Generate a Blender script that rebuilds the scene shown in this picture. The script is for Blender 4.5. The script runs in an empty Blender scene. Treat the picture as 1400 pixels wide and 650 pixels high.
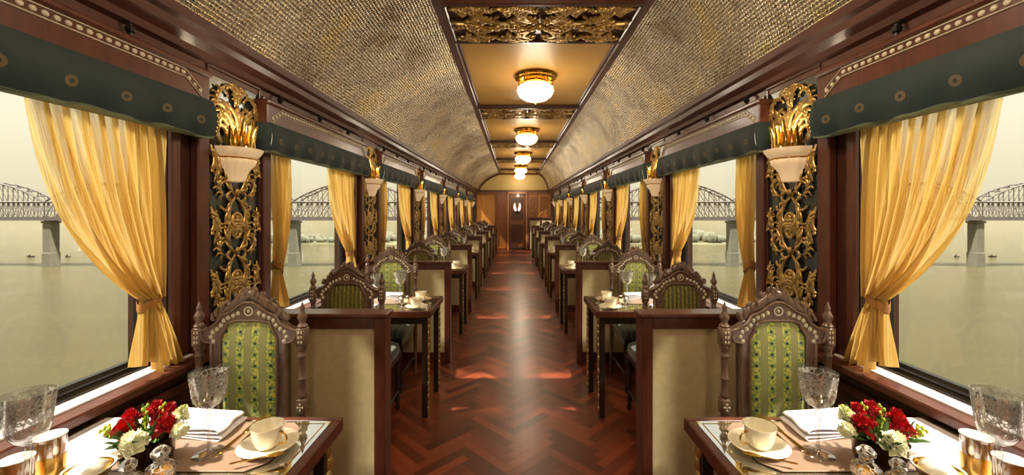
import bpy, math, random
from math import sin, cos, pi, sqrt, radians
from mathutils import Vector, Matrix
random.seed(7)
COL = bpy.context.scene.collection
ORD = ['first', 'second', 'third', 'fourth', 'fifth', 'sixth', 'seventh', 'eighth', 'ninth']
H = 1.44            # eye height
BAY = 1.96
HALF = 1.44         # wall inner face
SIDES = (-1, 1)
SN = {-1: 'left', 1: 'right'}

# ------------------------------------------------------------------ mesh builder
class MB:
    def __init__(s): s.v = []; s.f = []; s.uv = {}; s.mi = []; s.cur = 0
    def add(s, vs, fs, uvs=None):
        b = len(s.v); s.v += [tuple(p) for p in vs]
        for i, f in enumerate(fs):
            s.f.append(tuple(b + k for k in f)); s.mi.append(s.cur)
        if uvs:
            for i, u in enumerate(uvs): s.uv[b + i] = u
        return s
    def box(s, a, b, ch=0.0):
        x0, y0, z0 = [min(a[i], b[i]) for i in range(3)]; x1, y1, z1 = [max(a[i], b[i]) for i in range(3)]
        c = min(ch, (x1-x0)*.45, (y1-y0)*.45, (z1-z0)*.45)
        if c <= 0:
            vs = [(x0,y0,z0),(x1,y0,z0),(x1,y1,z0),(x0,y1,z0),(x0,y0,z1),(x1,y0,z1),(x1,y1,z1),(x0,y1,z1)]
            return s.add(vs, [(0,3,2,1),(4,5,6,7),(0,1,5,4),(1,2,6,5),(2,3,7,6),(3,0,4,7)])
        vs = []; idx = {}
        for i in (0,1):
            for j in (0,1):
                for k in (0,1):
                    X = (x0, x1)[i]; Y = (y0, y1)[j]; Z = (z0, z1)[k]
                    dx = c*(1-2*i); dy = c*(1-2*j); dz = c*(1-2*k)
                    idx[i,j,k,0] = len(vs); vs.append((X, Y+dy, Z+dz))
                    idx[i,j,k,1] = len(vs); vs.append((X+dx, Y, Z+dz))
                    idx[i,j,k,2] = len(vs); vs.append((X+dx, Y+dy, Z))
        g = idx; F = []
        F.append([g[0,0,0,0],g[0,0,1,0],g[0,1,1,0],g[0,1,0,0]]); F.append([g[1,0,0,0],g[1,1,0,0],g[1,1,1,0],g[1,0,1,0]])
        F.append([g[0,0,0,1],g[1,0,0,1],g[1,0,1,1],g[0,0,1,1]]); F.append([g[0,1,0,1],g[0,1,1,1],g[1,1,1,1],g[1,1,0,1]])
        F.append([g[0,0,0,2],g[0,1,0,2],g[1,1,0,2],g[1,0,0,2]]); F.append([g[0,0,1,2],g[1,0,1,2],g[1,1,1,2],g[0,1,1,2]])
        for i in (0,1):
            for j in (0,1):
                for k in (0,1): F.append([g[i,j,k,0],g[i,j,k,1],g[i,j,k,2]])
        for i in (0,1):
            for j in (0,1):
                F.append([g[i,j,0,0],g[i,j,0,1],g[i,j,1,1],g[i,j,1,0]])
                F.append([g[i,0,j,0],g[i,0,j,2],g[i,1,j,2],g[i,1,j,0]])
                F.append([g[0,i,j,1],g[0,i,j,2],g[1,i,j,2],g[1,i,j,1]])
        # orient outward
        cx, cy, cz = (x0+x1)/2, (y0+y1)/2, (z0+z1)/2
        out = []
        for f in F:
            p = [Vector(vs[q]) for q in f]
            n = (p[1]-p[0]).cross(p[2]-p[0]); m = sum(p, Vector())/len(p) - Vector((cx,cy,cz))
            out.append(f if n.dot(m) > 0 else f[::-1])
        return s.add(vs, out)
    def lathe(s, prof, n=20, c=(0,0,0), a0=0, a1=2*pi, sx=1, sy=1, flute=0, nf=0):
        full = abs(a1-a0-2*pi) < 1e-6; m = n if full else n+1; vs = []; fs = []
        for r, z in prof:
            for i in range(m):
                a = a0 + (a1-a0)*i/n; rr = r*(1+flute*cos(nf*a))
                vs.append((c[0]+rr*cos(a)*sx, c[1]+rr*sin(a)*sy, c[2]+z))
        for j in range(len(prof)-1):
            for i in range(n):
                k = (i+1) % m
                fs.append((j*m+i, j*m+k, (j+1)*m+k, (j+1)*m+i))
        return s.add(vs, fs)
    def tube(s, path, rad, n=8, flat=1.0, nrm=None, cap=True):
        P = [Vector(p) for p in path]; N = len(P)
        if not hasattr(rad, '__len__'): rad = [rad]*N
        vs = []; fs = []; up = None
        for i in range(N):
            t = (P[min(i+1,N-1)] - P[max(i-1,0)])
            t = t.normalized() if t.length > 1e-9 else Vector((0,0,1))
            if nrm is not None: w = Vector(nrm)
            else:
                if up is None: up = Vector((0,0,1)) if abs(t.z) < .9 else Vector((1,0,0))
                w = up
            a = t.cross(w); a = a.normalized() if a.length > 1e-6 else Vector((1,0,0))
            b = a.cross(t).normalized()
            if nrm is None: up = b
            for k in range(n):
                q = 2*pi*k/n
                vs.append(P[i] + a*cos(q)*rad[i] + b*sin(q)*rad[i]*flat)
        for i in range(N-1):
            for k in range(n):
                l = (k+1) % n
                fs.append((i*n+k, i*n+l, (i+1)*n+l, (i+1)*n+k))
        if cap: fs.append(tuple(range(n))[::-1]); fs.append(tuple((N-1)*n+k for k in range(n)))
        return s.add(vs, fs)
    def ball(s, c, r, n=10, m=6):
        if not hasattr(r, '__len__'): r = (r,r,r)
        vs = [(c[0],c[1],c[2]-r[2])]; fs = []
        for j in range(1, m):
            t = -pi/2 + pi*j/m
            for i in range(n):
                a = 2*pi*i/n; vs.append((c[0]+r[0]*cos(t)*cos(a), c[1]+r[1]*cos(t)*sin(a), c[2]+r[2]*sin(t)))
        vs.append((c[0],c[1],c[2]+r[2])); T = len(vs)-1
        for i in range(n):
            k = (i+1) % n
            fs.append((0, 1+k, 1+i)); fs.append((T, 1+(m-2)*n+i, 1+(m-2)*n+k))
            for j in range(m-2): fs.append((1+j*n+i, 1+j*n+k, 1+(j+1)*n+k, 1+(j+1)*n+i))
        return s.add(vs, fs)
    def grid(s, fn, nu, nv, flip=False):
        vs = []; uv = []; fs = []
        for j in range(nv+1):
            for i in range(nu+1):
                u, v = i/nu, j/nv; r = fn(u, v)
                vs.append(r[:3]); uv.append(r[3:5] if len(r) > 3 else (u, v))
        for j in range(nv):
            for i in range(nu):
                q = (j*(nu+1)+i, j*(nu+1)+i+1, (j+1)*(nu+1)+i+1, (j+1)*(nu+1)+i)
                fs.append(q[::-1] if flip else q)
        return s.add(vs, fs, uv)
    def prism(s, poly, z0, z1, ax='z'):
        """polygon (list of 2D) extruded; ax names the extrusion axis"""
        def m(p, h): return {'z': (p[0],p[1],h), 'y': (p[0],h,p[1]), 'x': (h,p[0],p[1])}[ax]
        n = len(poly); vs = [m(p, z0) for p in poly] + [m(p, z1) for p in poly]
        fs = [tuple(range(n))[::-1], tuple(range(n, 2*n))] + [(i, (i+1) % n, n+(i+1) % n, n+i) for i in range(n)]
        return s.add(vs, fs)
    def build(s, name, mat, parent=None, smooth=None, mx=1, loc=(0,0,0), rot=(0,0,0), bevel=0):
        key = None
        me = bpy.data.meshes.new(name)
        vs = [(p[0]*mx, p[1], p[2]) for p in s.v]; fs = [f[::-1] for f in s.f] if mx < 0 else s.f
        me.from_pydata(vs, [], fs)
        if s.uv:
            ul = me.uv_layers.new(name='UVMap')
            for lp in me.loops: ul.data[lp.index].uv = s.uv.get(lp.vertex_index, (0,0))
        mats = mat if isinstance(mat, (list, tuple)) else [mat]
        for m_ in mats: me.materials.append(m_)
        if len(mats) > 1:
            for p, k in zip(me.polygons, s.mi): p.material_index = k
        if smooth is not None:
            me.polygons.foreach_set('use_smooth', [True]*len(me.polygons))
            if smooth < 180: me.set_sharp_from_angle(angle=radians(smooth))
        me.update()
        o = bpy.data.objects.new(name, me); COL.objects.link(o)
        o.location = loc; o.rotation_euler = rot
        if parent: o.parent = parent
        if bevel:
            b = o.modifiers.new('bevel', 'BEVEL'); b.width = bevel; b.segments = 2; b.limit_method = 'ANGLE'
        return o

def tag(o, label=None, cat=None, group=None, kind=None):
    if label: o['label'] = label
    if cat: o['category'] = cat
    if group: o['group'] = group
    if kind: o['kind'] = kind
    return o
def thing(name, loc=(0,0,0), rz=0, label=None, cat=None, group=None):
    o = bpy.data.objects.new(name, None); COL.objects.link(o); o.empty_display_size = .1
    o.location = loc; o.rotation_euler = (0,0,rz)
    return tag(o, label, cat, group)
KIDS = {}
def kids(o): return [c for c in COL.objects if c.parent == o]
def copy_tree(o, parent=None):
    c = o.copy(); COL.objects.link(c)
    if parent: c.parent = parent
    if o.name not in KIDS: KIDS[o.name] = [k for k in o.children]
    for ch in list(KIDS[o.name]): copy_tree(ch, c)
    return c
def place(proto, loc, rz=0, label=None, group=None, sc=None):
    """first call uses the prototype itself, later calls copy it with its parts"""
    if proto.get('_used'):
        o = copy_tree(proto)
    else:
        KIDS[proto.name] = list(proto.children)
        for ch in proto.children: KIDS[ch.name] = list(ch.children)
        o = proto; proto['_used'] = 1
    o.location = loc; o.rotation_euler = (0,0,rz)
    if sc: o.scale = (sc,sc,sc)
    if label: o['label'] = label
    if group: o['group'] = group
    return o
def struct(o): o['kind'] = 'structure'; return o

# ------------------------------------------------------------------ materials
def srgb(r, g, b):
    f = lambda c: (c/255/12.92) if c/255 <= .04045 else ((c/255+.055)/1.055)**2.4
    return (f(r), f(g), f(b), 1)
class NT:
    def __init__(s, name):
        s.m = bpy.data.materials.new(name); s.m.use_nodes = True; s.t = s.m.node_tree
        s.b = s.t.nodes['Principled BSDF']; s.out = s.t.nodes['Material Output']
    def n(s, typ, **kw):
        x = s.t.nodes.new(typ)
        for k, v in kw.items():
            if k.startswith('i_'): x.inputs[k[2:].replace('_', ' ')].default_value = v
            else: setattr(x, k, v)
        return x
    def l(s, a, b): s.t.links.new(a, b)
    def math(s, op, a, b=None, c=None):
        x = s.t.nodes.new('ShaderNodeMath'); x.operation = op
        for i, v in enumerate((a, b, c)):
            if v is None: continue
            if isinstance(v, (int, float)): x.inputs[i].default_value = v
            else: s.l(v, x.inputs[i])
        return x.outputs[0]
    def mix(s, fac, a, b):
        x = s.t.nodes.new('ShaderNodeMix'); x.data_type = 'RGBA'
        for sock, v in ((x.inputs[0], fac), (x.inputs[6], a), (x.inputs[7], b)):
            if isinstance(v, (int, float)): sock.default_value = v
            elif isinstance(v, tuple): sock.default_value = v
            else: s.l(v, sock)
        return x.outputs[2]
    def coords(s, kind='Object', scale=(1,1,1)):
        tc = s.n('ShaderNodeTexCoord'); mp = s.n('ShaderNodeMapping'); mp.inputs['Scale'].default_value = scale
        s.l(tc.outputs[kind], mp.inputs[0]); return mp.outputs[0]
    def noise(s, co, scale, detail=3, rough=.5):
        x = s.n('ShaderNodeTexNoise'); x.inputs['Scale'].default_value = scale; x.inputs['Detail'].default_value = detail
        x.inputs['Roughness'].default_value = rough; s.l(co, x.inputs['Vector']); return x.outputs['Fac']
    def ramp(s, fac, *stops):
        r = s.n('ShaderNodeValToRGB'); e = r.color_ramp.elements
        while len(e) < len(stops): e.new(.5)
        for k, (p, c) in enumerate(stops): e[k].position = p; e[k].color = c
        s.l(fac, r.inputs[0]); return r.outputs[0]
    def bump(s, h, strength=.3, dist=.01):
        b = s.n('ShaderNodeBump'); b.inputs['Strength'].default_value = strength; b.inputs['Distance'].default_value = dist
        s.l(h, b.inputs['Height']); s.l(b.outputs[0], s.b.inputs['Normal']); return b
    def sep(s, co):
        x = s.n('ShaderNodeSeparateXYZ'); s.l(co, x.inputs[0]); return x.outputs
    def p(s, **kw):
        for k, v in kw.items():
            k = {'color': 'Base Color', 'rough': 'Roughness', 'metal': 'Metallic', 'spec': 'Specular IOR Level', 'coat': 'Coat Weight', 'sheen': 'Sheen Weight', 'em': 'Emission Color', 'es': 'Emission Strength', 'trans': 'Transmission Weight', 'sub': 'Subsurface Weight', 'coatr': 'Coat Roughness'}[k]
            if isinstance(v, (int, float, tuple)): s.b.inputs[k].default_value = v
            else: s.l(v, s.b.inputs[k])
        return s

def wood(name, c1, c2, rough=.35, scale=(6,6,1.2), coat=.2, bump=.05):
    M = NT(name); co = M.coords('Object', scale)
    n1 = M.noise(co, 6, 5, .6); M.p(color=M.ramp(n1, (.3, srgb(*c1)), (.7, srgb(*c2))), rough=rough, coat=coat, coatr=.15)
    M.bump(n1, bump, .003); return M.m
def plain(name, c, rough=.5, metal=0, var=.12, nscale=20, bump=0, **kw):
    M = NT(name); co = M.coords(); n1 = M.noise(co, nscale, 4)
    a = srgb(*c); lo = tuple(x*(1-var) for x in a[:3])+(1,); hi = tuple(min(1, x*(1+var)) for x in a[:3])+(1,)
    M.p(color=M.ramp(n1, (.3, lo), (.7, hi)), rough=rough, metal=metal, **kw)
    if bump: M.bump(n1, bump, .004)
    return M.m

W_DARK = wood('mahogany_dark', (52,26,18), (78,40,27), .32)
W_MED = wood('mahogany', (72,36,24), (100,52,33), .38)
W_CORN = wood('cornice_wood', (68,36,27), (92,52,38), .45, (2,.6,6))
W_END = wood('honey_wood', (172,108,42), (206,142,64), .3, (5,5,.7))
W_ENDD = wood('honey_wood_dark', (122,68,30), (150,90,42), .3, (5,5,.7))
W_CHAIR = wood('carved_walnut', (88,66,52), (124,98,80), .34, (10,10,3))
W_LEG = wood('black_walnut', (30,22,20), (48,34,28), .35)
INLAY = plain('bone_inlay', (206,196,168), .4, var=.1)
GOLD = plain('gilt_carving', (186,152,88), .36, .75, .25, 30, .15)
GOLDP = plain('polished_gold', (222,176,84), .18, 1, .06, 10)
BRASS = plain('brass', (200,160,84), .25, 1, .1, 14)
SILVER = plain('silver', (205,200,190), .16, 1, .05, 14)
BLACK = plain('black_rubber', (16,15,15), .35, 0, .2, 20)
BLACKM = plain('black_iron', (28,25,23), .45, .5, .2, 20)
LEATH = plain('beige_leather', (196,180,136), .45, 0, .07, 34, .12)
CEILP = plain('ochre_ceiling', (206,162,84), .4, 0, .05, 3)
LUNET = plain('cream_lunette', (196,170,104), .5, 0, .05, 3)
PORC = plain('cream_porcelain', (240,230,204), .12, 0, .02, 8, coat=.6)
PORW = plain('white_porcelain', (244,240,230), .15, 0, .02, 8, coat=.4)
LINEN = plain('white_linen', (226,220,222), .8, 0, .04, 60, .1)
MATT = plain('placemat_leather', (150,124,104), .3, 0, .08, 12, .05, coat=.4)
ALAB = plain('alabaster', (238,216,178), .4, 0, .07, 9, em=srgb(255,214,160), es=.22)
PIER = plain('pier_masonry', (92,90,78), .8, 0, .12, .4, 0)
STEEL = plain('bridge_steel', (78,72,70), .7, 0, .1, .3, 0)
TREES = plain('haze_tinted_trees', (98,100,84), .95, 0, .12, .12, 0)  # distance haze mixed into the tree colour
SHORE = plain('far_shore', (96,96,74), .95, 0, .1, .05, 0)
RED = plain('red_petal', (190,18,26), .6, 0, .3, 40)
CREAM = plain('cream_petal', (252,248,212), .6, 0, .08, 40)
LEAF = plain('leaf_green', (70,110,36), .5, 0, .35, 30)
LIME = plain('lime_buds', (176,190,60), .5, 0, .2, 30)
BOWLB = plain('bronze_bowl', (60,38,26), .12, .75, .15, 8)
WHITE_C = plain('whipped_cream', (246,240,222), .7, 0, .03, 30, .2)
JAM = plain('orange_preserve', (236,156,50), .25, 0, .25, 30)

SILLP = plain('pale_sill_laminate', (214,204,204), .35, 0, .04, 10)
def m_lamp(name, c, e):
    M = NT(name); co = M.coords(); n1 = M.noise(co, 6, 2)
    M.p(color=srgb(*c), rough=.3, em=M.ramp(n1, (0, srgb(*c)), (1, srgb(255,240,205))), es=e); return M.m
LAMPG = m_lamp('lit_opal_glass', (255,226,170), 5.5)
SMALLG = m_lamp('lit_small_lamp', (255,232,190), 3)

def m_glass(name, tint=(.9,.92,.92), base=.06, etch=None, z0=0, z1=1, fac=.55):
    M = NT(name); t = M.t
    tr = M.n('ShaderNodeBsdfTransparent'); tr.inputs[0].default_value = tint+(1,)
    gl = M.n('ShaderNodeBsdfGlossy'); gl.inputs['Roughness'].default_value = .02
    lw = M.n('ShaderNodeLayerWeight'); lw.inputs[0].default_value = .35
    f = M.math('ADD', M.math('MULTIPLY', lw.outputs['Facing'], fac), base)
    mx = M.n('ShaderNodeMixShader'); M.l(f, mx.inputs[0]); M.l(tr.outputs[0], mx.inputs[1]); M.l(gl.outputs[0], mx.inputs[2])
    res = mx.outputs[0]
    if etch:
        co = M.coords(); v = M.n('ShaderNodeTexVoronoi'); v.feature = 'DISTANCE_TO_EDGE'; v.inputs['Scale'].default_value = etch
        nn = M.n('ShaderNodeTexNoise'); nn.inputs['Scale'].default_value = etch*.8
        M.l(co, nn.inputs['Vector'])
        ad = M.n('ShaderNodeMixRGB'); ad.blend_type = 'ADD'; ad.inputs[0].default_value = .02
        M.l(co, ad.inputs[1]); M.l(nn.outputs['Color'], ad.inputs[2]); M.l(ad.outputs[0], v.inputs['Vector'])
        z = M.sep(co)[2]
        band = M.math('MULTIPLY', M.math('GREATER_THAN', z, z0), M.math('LESS_THAN', z, z1))
        line = M.math('MULTIPLY', M.math('LESS_THAN', v.outputs['Distance'], .085), band)
        df = M.n('ShaderNodeBsdfDiffuse'); df.inputs[0].default_value = srgb(170,164,152)
        m2 = M.n('ShaderNodeMixShader'); M.l(M.math('MULTIPLY', line, .72), m2.inputs[0]); M.l(res, m2.inputs[1]); M.l(df.outputs[0], m2.inputs[2])
        res = m2.outputs[0]
    M.l(res, M.out.inputs[0]); return M.m
PANE = m_glass('window_glass', (.985,.985,.97), .005, fac=.08)
GLASS = m_glass('clear_crystal', (.93,.94,.94), .22)
ETCH = m_glass('etched_crystal', (.93,.94,.94), .09, 85, .158, .228)
CUT = m_glass('cut_crystal', (.90,.91,.90), .30, 70, -.1, .2)

def m_mirror():
    M = NT('antique_mirror'); co = M.coords(); n1 = M.noise(co, 9, 3)
    M.p(color=M.ramp(n1, (.3, srgb(84,92,96)), (.8, srgb(120,126,126))), metal=.9, rough=.22); return M.m
MIRR = m_mirror()
def m_table():
    M = NT('marble_under_glass'); co = M.coords(); n1 = M.noise(co, 7, 6, .65); n2 = M.noise(co, 22, 4)
    c = M.ramp(n1, (.3, srgb(46,36,26)), (.5, srgb(96,84,56)), (.62, srgb(150,138,102)), (.75, srgb(70,54,36)))
    M.p(color=c, rough=.06, spec=1.0, coat=1.0, coatr=.02); gl = M.n('ShaderNodeBsdfGlossy'); gl.inputs['Roughness'].default_value = .03; gl.inputs[0].default_value = (.95,.95,.92,1)
    mx = M.n('ShaderNodeMixShader'); mx.inputs[0].default_value = .6; M.l(M.b.outputs[0], mx.inputs[1]); M.l(gl.outputs[0], mx.inputs[2]); M.l(mx.outputs[0], M.out.inputs[0])
    return M.m
TABT = m_table()

def m_brocade():
    M = NT('green_brocade'); co = M.coords(); X, Y, Z = M.sep(co)
    # vertical stripes, period 62 mm, rows of small dark flowers every 42 mm
    px = .062; pz = .046
    fx = M.math('FRACT', M.math('ADD', M.math('DIVIDE', X, px), 10.0))
    fz = M.math('FRACT', M.math('ADD', M.math('DIVIDE', Z, pz), 10.0))
    dx = M.math('MULTIPLY', M.math('SUBTRACT', fx, .5), px); dz = M.math('MULTIPLY', M.math('SUBTRACT', fz, .5), pz)
    d = M.math('SQRT', M.math('ADD', M.math('MULTIPLY', dx, dx), M.math('MULTIPLY', dz, dz)))
    dot = M.math('LESS_THAN', d, .0055)
    ring = M.math('MULTIPLY', M.math('LESS_THAN', d, .010), M.math('GREATER_THAN', d, .0055))
    stripe = M.math('LESS_THAN', M.math('ABSOLUTE', dx), .016)
    n1 = M.noise(M.coords('Object', (1,1,1)), 95, 2)
    leafy = M.math('GREATER_THAN', n1, .5)
    base = M.mix(stripe, srgb(150,160,100), M.mix(leafy, srgb(140,160,86), srgb(216,212,96)))
    edge = M.math('MULTIPLY', M.math('GREATER_THAN', M.math('ABSOLUTE', dx), .024), M.math('LESS_THAN', M.math('ABSOLUTE', dx), .028))
    c = M.mix(edge, base, srgb(176,156,96)); c = M.mix(ring, c, srgb(140,168,90)); c = M.mix(dot, c, srgb(38,40,58))
    M.p(color=c, rough=.55, sheen=.3); M.bump(n1, .15, .002); return M.m
BROC = m_brocade()
def m_olive():
    M = NT('olive_striped_cloth'); co = M.coords(); X, Y, Z = M.sep(co)
    w = M.math('ABSOLUTE', M.math('SINE', M.math('MULTIPLY', X, 125)))
    n1 = M.noise(co, 90, 3)
    c = M.mix(M.math('GREATER_THAN', w, .82), srgb(92,88,34), srgb(150,138,58)); c = M.mix(M.math('MULTIPLY', M.math('GREATER_THAN', n1, .56), .6), c, srgb(54,54,28))
    M.p(color=c, rough=.6, sheen=.2); return M.m
OLIVE = m_olive()
def m_seat():
    M = NT('bottle_green_cloth'); co = M.coords(); X, Y, Z = M.sep(co)
    w = M.math('SINE', M.math('MULTIPLY', X, 150)); n1 = M.noise(co, 60, 3)
    c = M.mix(M.math('GREATER_THAN', w, .55), srgb(50,62,48), srgb(96,100,66)); c = M.mix(M.math('MULTIPLY', n1, .5), c, srgb(40,50,42))
    M.p(color=c, rough=.6, sheen=.3); return M.m
SEATC = m_seat()
def m_valance():
    M = NT('teal_silk_valance'); co = M.coords('UV'); X, Y, Z = M.sep(co)
    fx = M.math('FRACT', M.math('MULTIPLY', X, 9.0)); dx = M.math('SUBTRACT', fx, .5)
    dy = M.math('MULTIPLY', M.math('SUBTRACT', Y, .42), 1.15)
    d = M.math('SQRT', M.math('ADD', M.math('MULTIPLY', dx, dx), M.math('MULTIPLY', dy, dy)))
    ring = M.math('MULTIPLY', M.math('LESS_THAN', d, .12), M.math('GREATER_THAN', d, .045))
    n1 = M.noise(M.coords(), 18, 3)
    c = M.mix(n1, srgb(14,34,36), srgb(26,50,50)); c = M.mix(M.math('MULTIPLY', ring, .75), c, srgb(112,92,58))
    hem = M.math('LESS_THAN', Y, .05); c = M.mix(hem, c, srgb(104,116,88))
    M.p(color=c, rough=.7, sheen=.08); M.bump(n1, .1, .004); return M.m
VAL = m_valance()
def m_curtain():
    M = NT('sheer_gold_curtain'); co = M.coords('UV', (1,1,1)); X, Y, Z = M.sep(co)
    n1 = M.noise(M.coords('UV', (60, 2.0, 1)), 1.0, 4, .6); n2 = M.noise(M.coords('UV', (260, 9, 1)), 1.0, 2)
    col = M.ramp(n1, (.3, srgb(208,166,78)), (.55, srgb(230,200,122)), (.75, srgb(242,226,176)))
    tr = M.n('ShaderNodeBsdfTransparent'); tr.inputs[0].default_value = (1,.95,.8,1)
    df = M.n('ShaderNodeBsdfDiffuse'); tl = M.n('ShaderNodeBsdfTranslucent')
    M.l(col, df.inputs[0]); M.l(col, tl.inputs[0])
    bp = M.n('ShaderNodeBump'); bp.inputs['Strength'].default_value = .5; bp.inputs['Distance'].default_value = .010
    M.l(M.math('ADD', n1, n2), bp.inputs['Height']); M.l(bp.outputs[0], df.inputs['Normal']); M.l(bp.outputs[0], tl.inputs['Normal'])
    a = M.n('ShaderNodeMixShader'); a.inputs[0].default_value = .55; M.l(df.outputs[0], a.inputs[1]); M.l(tl.outputs[0], a.inputs[2])
    f = M.math('MULTIPLY', M.ramp(n1, (.3, (.16,.16,.16,1)), (.65, (.62,.62,.62,1))), 1.0)
    lo = M.math('ADD', .25, M.math('MULTIPLY', Y, .75))
    b = M.n('ShaderNodeMixShader'); M.l(M.math('MULTIPLY', f, lo), b.inputs[0]); M.l(a.outputs[0], b.inputs[1]); M.l(tr.outputs[0], b.inputs[2])
    M.l(b.outputs[0], M.out.inputs[0]); return M.m
CURT = m_curtain()
def m_tie():
    return plain('tieback_cloth', (150,98,34), .6, 0, .2, 40, .2)
TIE = m_tie()
def m_vault():
    M = NT('embossed_tin_ceiling'); co = M.coords('UV'); U, V, _ = M.sep(co)
    k = 2*pi/.021
    wob = M.noise(M.coords('UV'), 1.6, 3)
    wb = M.math('MULTIPLY', wob, 9.0)
    a = M.math('SINE', M.math('ADD', M.math('MULTIPLY', U, k), wb)); b = M.math('SINE', M.math('ADD', M.math('MULTIPLY', V, k), wb))
    h = M.math('ADD', M.math('MULTIPLY', a, 1.0), M.math('MULTIPLY', b, .7))
    n2 = M.noise(M.coords('UV'), 2.2, 5, .6); n3 = M.noise(M.coords('UV', (1,1,1)), 60, 2)
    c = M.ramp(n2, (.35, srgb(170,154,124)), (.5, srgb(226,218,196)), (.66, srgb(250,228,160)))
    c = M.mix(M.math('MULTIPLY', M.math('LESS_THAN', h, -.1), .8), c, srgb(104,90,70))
    seam = M.math('LESS_THAN', M.math('FRACT', M.math('DIVIDE', V, .98)), .012)
    c = M.mix(M.math('MULTIPLY', seam, .5), c, srgb(220,204,160))
    M.p(color=c, metal=.95, rough=M.math('ADD', .17, M.math('MULTIPLY', n3, .2)))
    M.bump(M.math('ADD', h, M.math('MULTIPLY', n3, .7)), 1.0, .005); return M.m
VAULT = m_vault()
def m_floor():
    M = NT('parquet_planks'); at = M.n('ShaderNodeAttribute'); at.attribute_name = 'tone'
    n1 = M.noise(M.coords('UV', (3, 40, 1)), 1.0, 4, .6)
    c = M.ramp(at.outputs['Fac'], (0, srgb(88,36,20)), (.5, srgb(124,56,32)), (1, srgb(158,76,44)))
    c2 = M.mix(M.math('MULTIPLY', n1, .45), c, srgb(56,24,14))
    M.p(color=c2, rough=.34, coat=.25, coatr=.22); return M.m
FLOORM = m_floor()
def m_water():
    M = NT('river_water'); n1 = M.noise(M.coords('Object', (.22,.75,1)), .8, 8, .82); n2 = M.noise(M.coords('Object', (.02,.09,1)), .9, 3)
    M.p(color=M.mix(n2, srgb(84,78,48), srgb(108,101,68)), rough=.16, spec=.5)
    M.bump(M.math('ADD', n1, n2), 1.0, 2.6); return M.m
WATER = m_water()

# ------------------------------------------------------------------ camera, world, light
cam = bpy.data.cameras.new('camera'); co_ = bpy.data.objects.new('camera', cam); COL.objects.link(co_)
F = 560.0
cam.sensor_fit = 'HORIZONTAL'; cam.sensor_width = 36; cam.lens = 36*F/1400
co_.location = (0, 0, H); co_.rotation_euler = (pi/2, 0, 0)
cam.shift_x = -2/1400; cam.shift_y = -36/1400; cam.clip_end = 6000; cam.clip_start = .02
sc = bpy.context.scene; sc.camera = co_
sc.view_settings.view_transform = 'Standard'; sc.view_settings.look = 'None'
sc.view_settings.gamma = 1; sc.view_settings.use_curve_mapping = False; sc.view_settings.exposure = 0.25

w = bpy.data.worlds.new('sky'); sc.world = w; w.use_nodes = True; wt = w.node_tree
bg = wt.nodes['Background']; tc = wt.nodes.new('ShaderNodeTexCoord'); sp = wt.nodes.new('ShaderNodeSeparateXYZ')
wt.links.new(tc.outputs['Generated'], sp.inputs[0]); rp = wt.nodes.new('ShaderNodeValToRGB'); wt.links.new(sp.outputs[2], rp.inputs[0])
e = rp.color_ramp.elements; e[0].position = 0; e[0].color = srgb(224,215,180); e[1].position = .16; e[1].color = srgb(254,247,220)
e2 = e.new(.5); e2.color = srgb(255,252,240)
wt.links.new(rp.outputs[0], bg.inputs[0]); bg.inputs[1].default_value = 0.92
sc.cycles.use_denoising = True
for s in SIDES:
    L = bpy.data.lights.new('sunlight', 'SUN'); L.energy = 10.0; L.angle = radians(2.5); L.color = (1, .93, .8)
    o = bpy.data.objects.new('sunlight', L); COL.objects.link(o)
    d = Vector((-s*.58, .2, -.76)).normalized(); o.rotation_euler = d.to_track_quat('-Z', 'Y').to_euler()
def lamp(name, loc, e, c=(1,.8,.5), r=.04):
    L = bpy.data.lights.new(name, 'POINT'); L.energy = e; L.color = c; L.shadow_soft_size = r
    o = bpy.data.objects.new(name, L); COL.objects.link(o); o.location = loc; return o

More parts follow.
